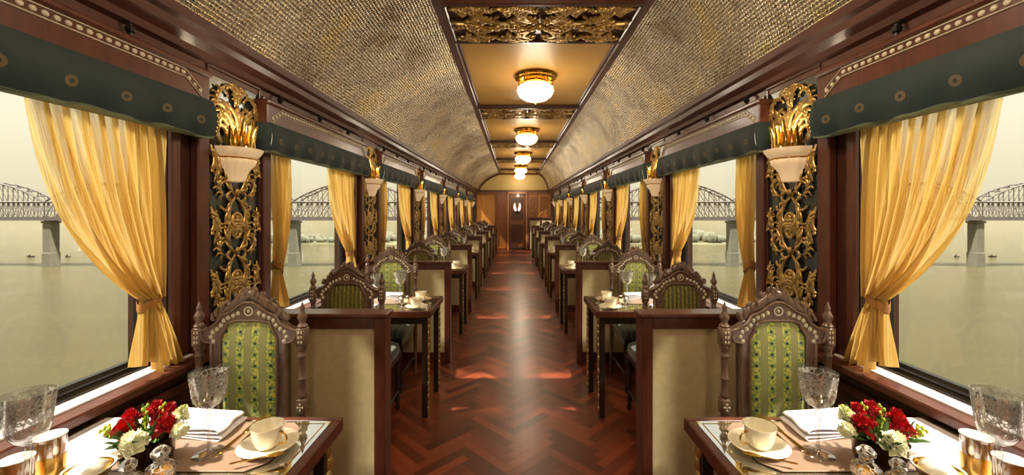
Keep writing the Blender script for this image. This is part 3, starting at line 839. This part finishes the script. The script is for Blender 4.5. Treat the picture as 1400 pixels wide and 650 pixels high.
        for sy in (-1, 1):
            for z in (.900,.920,.940): 
                for dx in (-.006,.006): m.ball((x+dx, sy*.021, z), (.004,.003,.007), 6, 4)
            for dx, dz in ((0,.012),(0,-.012),(.009,0),(-.009,0)): m.ball((x+dx, sy*.020, .632+dz), (.0055,.003,.0055), 6, 4)
        m.tube([(x,0,.62),(x,0,.95)], .004, 6); m.box((x-.003,-.0205,.628),(x+.003,.0205,.636)); m.box((x-.003,-.0205,.90),(x+.003,.0205,.94))
        m.build('bone_inlay', INLAY, p, 60)
    # seat
    m = MB()
    def se(c, r): return (abs(c)**.35)*(1 if c > 0 else -1)*r
    N = 32; vs = []; fs = []; lv = [(.98,.425),(1.0,.44),(1.0,.465),(.97,.485),(.88,.498),(.6,.506),(.3,.508)]
    for r, z in lv:
        for i in range(N):
            a = 2*pi*i/N; vs.append((se(cos(a), .225*r)*(1-.0*r), -.235+se(sin(a), .205*r), z))
    vs.append((0,-.235,.508))
    for j in range(len(lv)-1):
        for i in range(N): k = (i+1) % N; fs.append((j*N+i, j*N+k, (j+1)*N+k, (j+1)*N+i))
    for i in range(N): fs.append(((len(lv)-1)*N+i, (len(lv)-1)*N+(i+1) % N, len(vs)-1))
    m.add(vs, fs); m.build('seat_cushion', SEATC, t, 60)
    m = MB(); m.box((-.215,-.435,.375),(.215,-.40,.43),.006); m.box((-.215,-.44,.375),(-.185,-.01,.43),.006); m.box((.185,-.44,.375),(.215,-.01,.43),.006); m.box((-.20,-.03,.375),(.20,0,.43),.006)
    m.prism([(-.20,.38),(-.20,.35),(-.12,.362),(-.05,.345),(0,.335),(.05,.345),(.12,.362),(.20,.35),(.20,.38)], -.432, -.412, 'y')
    m.build('seat_rail', W_LEG, t)
    for sx in (-1, 1):
        m = MB(); m.lathe([(0,0),(.012,0),(.019,.025),(.011,.05),(.020,.075),(.012,.095),(.015,.20),(.021,.28),(.014,.30),(.021,.325),(.022,.38)], 14, (sx*.195,-.415,0)); m.build('leg', W_LEG, t, 50)
        m = MB(); m.tube([(sx*.2,-.40,.14),(sx*.2,-.31,.14),(sx*.2,-.215,.14),(sx*.2,-.11,.14),(sx*.212,-.01,.14)], [.008,.009,.014,.009,.008], 8); m.build('stretcher', W_LEG, t, 60)
    return t
chair = make_chair()
CX = 1.035
for s in SIDES:
    for k in range(0, 8):
        if k and not (k == 7 and s == 1):
            place(chair, (s*CX, 2.555+BAY*(k-1), 0), pi, 'carved chair with olive-covered back turned to us, just past %s partition, %s side' % (ORD[k-1], SN[s]), 'chairs at the near side of the tables')
        if k < 7 : place(chair, (s*1.09, 1.70+BAY*k, 0), 0, 'carved chair with green brocade back facing us, against %s partition, %s side' % (ORD[k], SN[s]), 'chairs at the far side of the tables')
# ------------------------------------------------------------------ tables
def make_table(s):
    t = thing('dining_table', cat='table'); mx = s; W = .86; D = .52; z0, z1 = .705, .75; f = .028
    m = MB()
    m.box((0,-D,z0),(W,-D+f,z1),.004); m.box((0,-f,z0),(W,0,z1),.004); m.box((0,-D+f,z0),(f,-f,z1),.004); m.box((W-.012,-D+f,z0),(W,-f,z1),.003)
    m.build('wooden_edge', W_MED, t, mx=mx)
    m = MB(); m.box((f,-D+f,z0+.012),(W-.012,-f,z1-.001)); top = m.build('glass_topped_surface', TABT, t, mx=mx)
    m = MB(); g = .014
    for a, b, c, d in ((f+g,W-.03,-D+f+g,-D+f+g+.004),(f+g,W-.03,-f-g-.004,-f-g),(f+g,f+g+.004,-D+f+g,-f-g)): m.box((a,c,z1-.003),(b,d,z1-.0004))
    m.build('inlay_line', BRASS, top, mx=mx)
    m = MB(); m.box((.04,-D+.04,.65),(W-.02,-D+.06,z0),.003); m.box((.04,-.06,.65),(W-.02,-.04,z0),.003); m.box((.04,-D+.05,.65),(.06,-.05,z0),.003); m.build('apron', W_LEG, t, mx=mx)
    for y in (-D+.055, -.055):
        m = MB(); m.box((.028,y-.02,0),(.068,y+.02,z0),.004); lg = m.build('leg', W_LEG, t, mx=mx)
        m = MB()
        for i in range(15):
            z = .05+.62*i/14; m.ball((.026, y+.003*(1 if i % 2 else -1), z), (.012,.015,.027), 8, 6)
        m.build('gilt_carving', GOLD, lg, 60, mx=mx)
    m = MB()
    m.box((W-.05,-D+.05,.60),(W-.012,-.05,z0),.004); m.build('wall_bracket', W_LEG, t, mx=mx)
    return t
tab = {s: make_table(s) for s in SIDES}
for s in SIDES:
    for k in range(8):
        if k == 7 and s == 1: continue
        place(tab[s], (s*.57, 1.375+BAY*k, 0), 0, 'wood-edged glass-topped marble dining table, %s along the %s side of the aisle' % (ORD[k], SN[s]), 'dining tables')

# ------------------------------------------------------------------ tableware prototypes
def make_goblet():
    t = thing('wine_goblet', cat='goblet')
    m = MB(); m.lathe([(.004,.128),(.012,.131),(.026,.140),(.036,.152),(.041,.170),(.044,.195),(.049,.235),(.0475,.235),(.0425,.195),(.039,.170),(.033,.153),(.018,.138),(0,.134)], 36); m.build('etched_bowl', ETCH, t, 60)
    m = MB(); m.lathe([(.0,.130),(.006,.130),(.005,.12),(.009,.112),(.0065,.10),(.0045,.07),(.0045,.03),(.006,.014),(.010,.008)], 10); m.build('stem', GLASS, t, 40)
    m = MB(); m.lathe([(.008,.010),(.020,.006),(.040,.003),(.041,.001),(0,.0005)], 32); m.build('foot', GLASS, t, 60)
    return t
def make_saucer():
    m = MB(); m.lathe([(0,.004),(.030,.004),(.045,.006),(.070,.013),(.090,.019),(.091,.0205),(.088,.021),(.068,.0155),(.044,.009),(.028,.007),(0,.0065)], 40)
    m.lathe([(.030,.0005),(.034,.0005),(.034,.005),(.030,.005)], 30)
    return tag(m.build('saucer', PORC, None, 60), cat='saucer')
def make_cup(s):
    t = thing('tea_cup', cat='cup')
    m = MB(); m.lathe([(0,.003),(.024,.003),(.027,0),(.030,.004),(.036,.012),(.044,.035),(.048,.060),(.0495,.070),(.048,.070),(.0455,.058),(.042,.035),(.034,.014),(.02,.009),(0,.008)], 36); m.build('cup_body', PORC, t, 60)
    P = [(-s*(.046+.027*sin(q)), .0, .036+.019*cos(q)*1.05) for q in [pi*j/10 for j in range(11)]]
    m = MB(); m.tube(P, [.0035,.004,.0035,.0032,.0032,.0032,.0032,.0032,.0035,.004,.004], 8); tag(m.build('handle', BRASS, t, 60), 'gold handle')
    return t
def flat_tool(name, outline, mat, th=.0025):
    m = MB(); m.prism(outline, 0.001, .001+th); o = m.build(name, mat); o.modifiers.new('b', 'BEVEL').width = .0009; return tag(o, cat='cutlery')
def mirr(pts): return pts + [(-x, y) for x, y in pts[::-1]]
knife = flat_tool('knife', mirr([(.003,-.11),(.006,-.105),(.0075,-.08),(.005,-.02),(.004,.0),(.0065,.004),(.009,.03),(.009,.07),(.006,.10),(.001,.112)]), GOLDP)
fork_pts = [(.003,-.10),(.006,-.09),(.0055,-.06),(.003,-.01),(.003,.025),(.008,.040),(.0115,.052),(.0115,.095),(.0085,.095),(.0085,.058),(.005,.058),(.005,.095),(.0018,.095),(.0018,.058)]
fork = flat_tool('fork', mirr(fork_pts), GOLDP)
spoon_pts = [(.002,-.07),(.004,-.065),(.0035,-.05),(.002,-.02),(.002,.015),(.006,.022),(.0105,.034),(.0105,.046),(.006,.057),(.001,.060)]
spoon = flat_tool('teaspoon', mirr(spoon_pts), GOLDP)
def make_napkin(s):
    # folded four times, fold towards the aisle
    m = MB(); lay = []; wN = .20; dN = .13
    P = []
    for i in range(4):
        z = .006 + i*.0125
        a, b = (0, wN-.004*i) 
        seg = [(-wN/2 + b*q, z + .010*i*(1-q)*.0 + .0035*sin(q*5+i)) for q in [j/10 for j in range(11)]]
        if i % 2: seg = seg[::-1]
        P += seg
        if i < 3:
            x0 = seg[-1][0]; sg = 1 if i % 2 == 0 else -1
            P += [(x0+sg*.0062*sin(pi*j/5)*1.2, z+.006-.006*cos(pi*j/5)) for j in range(1, 5)]
    N = len(P); T = .0042
    def fn(u, v):
        i = min(N-1, int(round(u*(N-1)))); x, z = P[i]; 
        return (x - .018*(v-.5) + .006*sin(v*6)*(z/.05), (v-.5)*dN*(1-.06*z/.05), z + .0022*sin(v*9+x*30)*(z/.03))
    m.grid(fn, N-1, 10)
    o = m.build('napkin', LINEN, None, 180, mx=-s); so = o.modifiers.new('s', 'SOLIDIFY'); so.thickness = T; so.offset = 0
    return tag(o, cat='napkin')
def make_mat(s):
    m = MB(); a, b, c = .235, .125, .04
    m.prism([(-a+c,-b),(a-c,-b),(a,-b+c),(a,b-c),(a-c,b),(-a+c,b),(-a,b-c),(-a,-b+c)], .0002, .0028)
    o = m.build('placemat', MATT); bv = o.modifiers.new('b', 'BEVEL'); bv.width = .001; return tag(o, cat='placemat')
def make_glare_sheet():  # white sheet added to stand in for window glare on the glass top
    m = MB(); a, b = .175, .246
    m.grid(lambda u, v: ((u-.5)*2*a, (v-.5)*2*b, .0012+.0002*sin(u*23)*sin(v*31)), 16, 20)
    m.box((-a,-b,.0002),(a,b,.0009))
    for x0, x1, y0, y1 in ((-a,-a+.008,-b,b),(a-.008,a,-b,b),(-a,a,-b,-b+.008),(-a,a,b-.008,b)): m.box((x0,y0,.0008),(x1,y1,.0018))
    return tag(m.build('table_glare_sheet', LINEN), cat='tablecloth')
glare_sheet = make_glare_sheet()
def make_sugar():
    t = thing('silver_sugar_bowl', cat='sugar bowl')
    m = MB(); m.lathe([(0,.002),(.022,0),(.025,.006),(.014,.012),(.03,.02),(.043,.036),(.040,.055),(.043,.060),(.038,.058),(.03,.03),(0,.02)], 24); m.build('bowl', SILVER, t, 60)
    m = MB(); m.lathe([(.042,.060),(.036,.070),(.015,.080),(.005,.084),(.008,.092),(0,.098)], 24); m.build('lid', SILVER, t, 60)
    return t
GZ = .75
gob = make_goblet(); sau = make_saucer(); cup = {s: make_cup(s) for s in SIDES}; nap = {s: make_napkin(s) for s in SIDES}; mat_ = make_mat(1); sug = make_sugar()
def at(k): 
    return 'on the %s %s-side table' % (ORD[k[0]], SN[k[1]])
for s in SIDES:
    for k in range(8):
        if k == 7 and s == 1: continue
        B = BAY*k; A = at((k, s)); ex = 'small ' if k else ''
        place(glare_sheet, (s*1.18, 1.118+B, GZ), 0, 'white glare sheet added across the window end ' + A.replace('on the', 'of the'), 'added white glare sheets')
        place(mat_, (s*.905, 1.205+B, GZ+.0014), 0, 'tan eight-sided placemat ' + A, 'tan placemats')
        place(sau, (s*.712, 1.190+B, GZ), 0, 'cream saucer beside the placemat ' + A, 'cream saucers', sc=.88)
        place(cup[s], (s*.713, 1.188+B, GZ+.0072), .25*s, 'cream tea cup with gold handle ' + A, 'cream tea cups', sc=.90)
        place(nap[s], (s*.985, 1.325+B-.03, GZ+.0030), .12*s, 'folded white linen napkin behind the goblet ' + A, 'folded napkins').scale = (1.05, 1.0, .68)
        place(gob, (s*.862, 1.160+B, GZ+.003), .4*k, 'tall etched crystal goblet on the placemat ' + A, 'etched goblets')
        if k < 5:
            place(knife, (s*.832, 1.285+B-.02, GZ+.003), 0, 'gold knife beside the saucer ' + A, 'gold knives')
            place(fork, (s*.812, 1.285+B, GZ+.003), -.12*s, 'gold fork close to the knife ' + A, 'gold forks')
            place(spoon, (s*.690, 1.112+B, GZ+.018), s*1.15, 'gold teaspoon on the saucer rim ' + A, 'gold teaspoons')
        if k:
            if k < 5:
                place(sug, (s*.80, 1.02+B, GZ), 0, 'lidded silver sugar bowl ' + A, 'silver sugar bowls')
                place(sau, (s*.69, .955+B, GZ), 0, 'cream saucer at the near edge ' + A, 'cream saucers')
                place(cup[s], (s*.69, .955+B, GZ+.0072), .25*s+pi, 'cream tea cup at the near edge ' + A, 'cream tea cups')
            place(gob, (s*.98, 1.0+B, GZ), 0, 'etched goblet without a placemat ' + A, 'etched goblets')
# near tables only: second goblet, flowers, jars, dish
gob2 = {}
for s in SIDES:
    A = 'on the %s first table' % SN[s]
    o = place(gob, (s*1.126, .95, GZ), .3, 'broad etched goblet by the window sill ' + A, 'etched goblets', sc=1.0); o.scale = (.97, .97, 1.15)

def carnation(R, layers, mat, name, parent, loc, tilt):
    m = MB(); rnd = random.Random(int(R*1e4)+layers+int(loc[0]*1000))
    for l in range(layers):
        f = l/(layers-1); r1 = R*(1-.62*f); zc = R*(-.25+.85*f); n = 40; ph = rnd.random()*6
        def fn(u, v):
            a = 2*pi*u; r = r1*v*(1+.10*sin(a*7+ph)*v+.06*sin(a*19+ph*3)*v); z = zc + R*(.30*v*v*(.2+f)) + R*.13*v*v*sin(a*13+ph*2) + R*.07*v*sin(a*29+ph)
            return (r*cos(a), r*sin(a), z)
        m.grid(fn, n, 4)
    m.lathe([(.002,-R*1.3),(R*.25,-R*.9),(R*.35,-R*.35),(R*.1,-R*.2)], 10)
    return m.build(name, mat, parent, 180, loc=loc, rot=tilt)
def make_flowers(s):
    t = thing('flower_arrangement', cat='flowers')
    m = MB(); m.lathe([(0,0),(.050,0),(.058,.006),(.064,.03),(.066,.078),(.068,.082),(.064,.082),(.060,.05),(0,.045)], 32); m.build('bronze_pot', BOWLB, t, 50)
    reds = [(-.012,.005,.118,.029,1),(.028,.02,.126,.024,1),(-.040,.030,.120,.024,0),(.052,-.012,.116,.030,1),(-.030,-.018,.108,.030,1),(.012,.045,.130,.024,1)]
    # red flowers: aisle-side one, two towards the window, one at the back
    R = [((.056,-.012,.124), .033), ((-.046,-.022,.118), .033), ((-.064,.014,.134), .026), ((-.006,.034,.146), .028), ((.030,.040,.142), .024)]
    for p, r in R: carnation(r, 6, RED, 'red_carnation', t, (-s*p[0], p[1], p[2]), (-.5+p[1]*6, -s*p[0]*7, 0))
    Wt = [((.012,-.056,.100), .037), ((.068,.036,.132), .026), ((.098,-.004,.108), .024)]
    for p, r in Wt: carnation(r, 6, CREAM, 'white_carnation', t, (-s*p[0], p[1], p[2]), (-.2+.8*(p[1] < 0), -s*p[0]*5, 0))
    m = MB(); rnd = random.Random(9)
    for i in range(90):
        a = rnd.random()*2*pi; r0 = rnd.uniform(.01,.05); L = rnd.uniform(.035,.075); el = rnd.uniform(.1,1.2)
        p0 = Vector((r0*cos(a), r0*sin(a), .075+rnd.random()*.02)); d = Vector((cos(a)*cos(el), sin(a)*cos(el), sin(el)))
        sd = d.cross(Vector((0,0,1))).normalized()*rnd.uniform(.004,.009); up = Vector((0,0,.006))
        q = [p0, p0+d*L*.4+sd+up, p0+d*L*.75+sd*.8+up, p0+d*L, p0+d*L*.75-sd*.8+up, p0+d*L*.4-sd+up]
        m.add(q+[p0+d*L*.5-up*.3], [(0,1,6),(1,2,6),(2,3,6),(3,4,6),(4,5,6),(5,0,6)])
    m.build('foliage', LEAF, t)
    m = MB()
    for (dx, dy, hh, ln) in ((-.015,.01,.075,.0),(.045,.035,.06,.03),(-.085,-.02,.02,-.03),(-.10,.0,.02,-.02),(.01,.03,.07,.01),(-.075,.02,.03,-.02)):
        for q in range(9):
            f = q/8; c_ = (-s*(dx + ln*f + .006*sin(q*2.4)), dy+.006*cos(q*2.4), .095+hh*f)
            m.ball(c_, (.0042,.0042,.007), 6, 5)
        m.tube([(-s*dx*.4, dy*.4, .07), (-s*dx, dy, .095), (-s*(dx+ln), dy, .095+hh)], .0022, 5)
    m.build('lime_bud_sprigs', LIME, t, 60)
    return t
for s in SIDES:
    o = make_flowers(s); o.location = (s*.992, 1.11, GZ); o.scale = (.92,.92,.92)
    tag(o, 'red and white carnations in a dark bronze pot on the %s first table' % SN[s], None, 'carnation arrangements')
def make_dish():
    t = thing('gold_dish', cat='dish')
    m = MB(); m.lathe([(0,0),(.032,0),(.034,.006),(.045,.02),(.058,.048),(.064,.050),(.066,.054),(.060,.054),(.050,.035),(.03,.015),(0,.012)], 36, (0,0,0), 0, 2*pi, 1, 1, .015, 24); m.build('dish_body', GOLDP, t, 60)
    m = MB(); m.lathe([(.061,.0535),(.068,.0555),(.066,.0585),(.060,.057)], 36); tag(m.build('rim', PORC, t, 60), 'cream rim')
    return t
dish = make_dish()
def make_jar():
    t = thing('preserve_jar', cat='jar')
    m = MB(); m.lathe([(0,.002),(.036,.002),(.040,.008),(.041,.030),(.043,.062),(.041,.062),(.039,.045),(.037,.010),(0,.006)], 32, (0,0,0), 0, 2*pi, 1, 1, .012, 20); m.build('ribbed_gold_sleeve', BRASS, t, 50)
    m = MB(); m.lathe([(0,.050),(.0385,.050),(.040,.104),(.038,.108),(0,.108)], 28); m.build('preserve', JAM, t, 60)
    m = MB(); m.lathe([(.042,.061),(.0435,.112),(.042,.116),(.042,.112),(.041,.061)], 32); m.build('glass_neck', GLASS, t, 60)
    m = MB(); m.lathe([(0,.119),(.030,.119),(.045,.116),(.046,.113),(.040,.113),(0,.112)], 32); m.build('lid', PORW, t, 60)
    return t
jar = make_jar()
def make_cruet():
    t = thing('crystal_cruet', cat='cruet')
    m = MB(); m.lathe([(0,.001),(.026,.001),(.030,.008),(.034,.022),(.032,.038),(.020,.048),(.014,.052),(.016,.058),(.013,.058)], 9); m.build('cut_glass_body', CUT, t)
    m = MB(); m.lathe([(.010,.052),(.012,.060),(.020,.068),(.021,.078),(.012,.088),(0,.091)], 8); m.build('stopper', CUT, t)
    m = MB(); m.lathe([(0,.004),(.024,.004),(.029,.020),(.024,.028),(0,.028)], 12); m.build('oil', JAM, t, 60)
    return t
cru = make_cruet()
for s in SIDES:
    A = 'on the %s side\'s first table' % SN[s]
    place(dish, (s*1.068, 1.03, GZ), 0, 'round gold dish of cream beside the carnations ' + A, 'gold dishes', sc=.78)
    m = MB()
    m.lathe([(.050,.047),(.046,.056),(.034,.068),(.016,.078),(0,.082)], 30, (0,0,0), 0, 2*pi, 1, 1, .06, 7)
    o = m.build('whipped_cream', WHITE_C, None, 60, loc=(s*1.068, 1.03, GZ)); o.scale = (.78,.78,.78); tag(o, 'mound of white cream filling the gold dish ' + A, 'cream', None, 'stuff')
    place(jar, (s*1.20, 1.062, GZ), 0, 'jar of orange preserve beyond the broad goblet ' + A, 'preserve jars').scale = (.70,.70,.95)
    place(jar, (s*1.192, .983, GZ), 0, 'jar of orange preserve hard against the window sill ' + A, 'preserve jars').scale = (.68,.68,.84)
    place(cru, (s*.900, 1.045, GZ), 0, 'cut crystal cruet in front of the goblet foot ' + A, 'crystal cruets')
    place(cru, (s*.945, 1.005, GZ), .3, 'cut crystal cruet touching the carnation pot ' + A, 'crystal cruets', sc=.9)

# ------------------------------------------------------------------ far end pieces
t = thing('sideboard', (.98, 14.95, 0), 0, 'wooden sideboard at the far end before the panelled wall, right side', 'sideboard')
m = MB(); m.box((-.42,-.22,0),(.42,.22,1.17),.006); m.build('body', W_MED, t)
m = MB(); m.box((-.45,-.25,1.17),(.45,.25,1.21),.008); m.build('worktop', W_DARK, t)
for x in (-.21, .21):
    m = MB(); m.box((x-.17,-.235,.08),(x+.17,-.22,1.10),.005); d_ = m.build('door', LEATH, t)
    m = MB(); m.ball((x*.3,-.245,.7), .014); m.build('knob', BRASS, d_, 60)
t = thing('gilt_branch_ornament', (.92, 14.95, 1.21), 0, 'gilt branching ornament standing on the far sideboard', 'ornament')
m = MB(); m.lathe([(0,0),(.07,0),(.06,.015),(.02,.03),(.012,.06)], 16); m.build('base', BRASS, t, 60)
m = MB()
for i, (a, L) in enumerate(((20,.3),(55,.34),(90,.36),(125,.32),(160,.28))):
    P = clothoid((0,.04), radians(a), 0, (-8 if a < 90 else 8), L, 10); m.tube([(x,0,y) for x, y, _ in P], [.012*(1-j/12) for j in range(11)], 6)
    m.ball((P[-1][0],0,P[-1][1]), .022, 8, 6)
m.build('branches', GOLDP, t, 60)
t = thing('door_lantern', (.14, YW-.045, 1.42), 0, 'twin white flame-shaped wall light hanging on the dark far door', 'wall lamp')
m = MB(); m.lathe([(0,-.06),(.05,-.05),(.06,0),(.03,.04),(0,.05)], 16, (0,-.03,0), 0, 2*pi, 1, .6); m.build('bracket', BLACKM, t, 60)
for sx in (-1, 1):
    m = MB(); P = [(sx*(.05+.05*sin(q*2.4)), -.06, .03+.30*q) for q in [j/8 for j in range(9)]]
    m.tube(P, [.02,.035,.042,.042,.038,.032,.024,.014,.004], 10); m.build('lit_shade', SMALLG, t, 180)
t = thing('door_lantern', (.17, YW-.07, 2.03), 0, 'small round white lamp above the lantern at the top of the far door', 'wall lamp')
m = MB(); m.ball((0,0,0), .045, 14, 10); m.build('globe', SMALLG, t, 180)
m = MB(); m.tube([(0,.0,0),(0,.05,0)], .02, 10); m.build('mount', BRASS, t, 60)

# ------------------------------------------------------------------ outside: river, bridge, shore
WZ = H - 27.0
m = MB(); m.box((-4000, -300, WZ-1), (4000, 5000, WZ)); o = struct(m.build('water', WATER))
bd = 200.0; PXM = F/bd
bt = thing('railway_bridge', (0, bd, WZ), 0, 'long grey steel truss railway bridge on masonry piers across the river', 'bridge')
deck = 23.4
def pe(a): return a/PXM
ps = [132, 299, 465.5, 632, 798.5, 965]
xs = sorted([-pe(p) for p in ps] + [pe(p) for p in ps])
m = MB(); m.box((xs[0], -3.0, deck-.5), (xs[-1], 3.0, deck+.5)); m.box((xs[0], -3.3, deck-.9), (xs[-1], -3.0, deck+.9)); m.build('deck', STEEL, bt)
for x in xs:
    m = MB(); m.box((x-2.0,-2.2,-2),(x+2.0,2.2,deck-2.2),.3); m.box((x-2.4,-2.6,deck-2.2),(x+2.4,2.6,deck-1.2),.2); m.box((x-2.2,-2.4,-2),(x+2.2,2.4,7),.3); m.box((x-1.5,-2.2,deck-1.2),(x+1.5,2.2,deck-.4),.2)
    m.build('pier', PIER, bt)
for i in range(len(xs)-1):
    a, b = xs[i], xs[i+1]; L = b-a; n = 12; m = MB(); h0, h1 = 8.0, 17.5
    def top(f): return deck + h0 + (h1-h0)*(1-(2*f-1)**2)
    for y in (-3, 3):
        for off in (0,):
            P = [(a+L*j/n, y, top(j/n)) for j in range(n+1)]; m.tube(P, .42, 4)
        m.tube([(a+L*j/n, y, deck+h0) for j in range(n+1)], .5, 4)
        for j in range(n+1):
            x = a+L*j/n; m.tube([(x,y,deck),(x,y,top(j/n))], .26, 4)
            if j < n:
                x2 = a+L*(j+1)/n
                m.tube([(x,y,deck),(x2,y,deck+h0)] if j < n/2 else [(x,y,deck+h0),(x2,y,deck)], .24, 4)
                xm = (x+x2)/2; m.tube([(x,y,deck+h0),(xm,y,deck),(x2,y,deck+h0)], .15, 4)
                if top(j/n) > deck+h0+1.5 or top((j+1)/n) > deck+h0+1.5: m.tube([(x,y,top(j/n)),(x2,y,deck+h0)] if j >= n/2 else [(x,y,deck+h0),(x2,y,top((j+1)/n))], .18, 4)
    for j in range(0, n+1, 1):
        x = a+L*j/n; m.tube([(x,-3,top(j/n)),(x,3,top(j/n))], .25, 4)
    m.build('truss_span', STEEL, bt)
# far shore behind the bridge
m = MB()
def sh(u, v):
    x = -215 + 430*u; return (x, 330 + 60*v, WZ - .5 + (2.4+1.0*sin(x*.05))*v**.4*(1-(2*u-1)**8))
m.grid(sh, 80, 8); struct(m.build('far_shore', SHORE, None, 180))
m = MB(); rnd = random.Random(12)
for i in range(520):
    x = rnd.uniform(-205,205); y = rnd.uniform(338,366); hgt = 2.2+4.6*abs(sin(x*.045+.8))**2*rnd.uniform(.5,1.25); r = hgt*rnd.uniform(.35,.7)+.5
    m.ball((x,y,WZ+1.6+hgt*.5), (r, r*.7, hgt*.75), 8, 6)
tag(m.build('treeline', TREES, None, 180), 'haze-tinted row of low trees along the far river bank', 'trees', None, 'stuff')
for (px, nm) in ((-660,'dark rowing boat on the river near the leftmost visible bridge pier'), (-609,'tiny pale boat between pier and curtain in the first left window'), (606,'tiny pale boat between pier and curtain in the first right window'), (655,'dark rowing boat on the river near the rightmost visible bridge pier')):
    d_ = 27*F/63; x = px*d_/F; t = thing('rowing_boat', (x, d_, WZ), 0, nm, 'boat')
    sc_ = 1.0 if abs(px) > 630 else .7
    m = MB(); m.grid(lambda u, v: ((u-.5)*5*sc_, (v-.5)*1.6*sin(pi*(.05+.9*u)), .75*sc_*abs(2*v-1)**1.5+.3*abs(2*u-1)**3), 12, 6); m.build('hull', W_LEG, t, 180)
    m = MB(); m.tube([(-.6,0,.3),(-.5,0,1.2),(-.45,0,1.7)], [.35,.3,.18], 8); m.build('canopy', BLACKM, t)
for o in COL.objects:
    if '_used' in o: del o['_used']
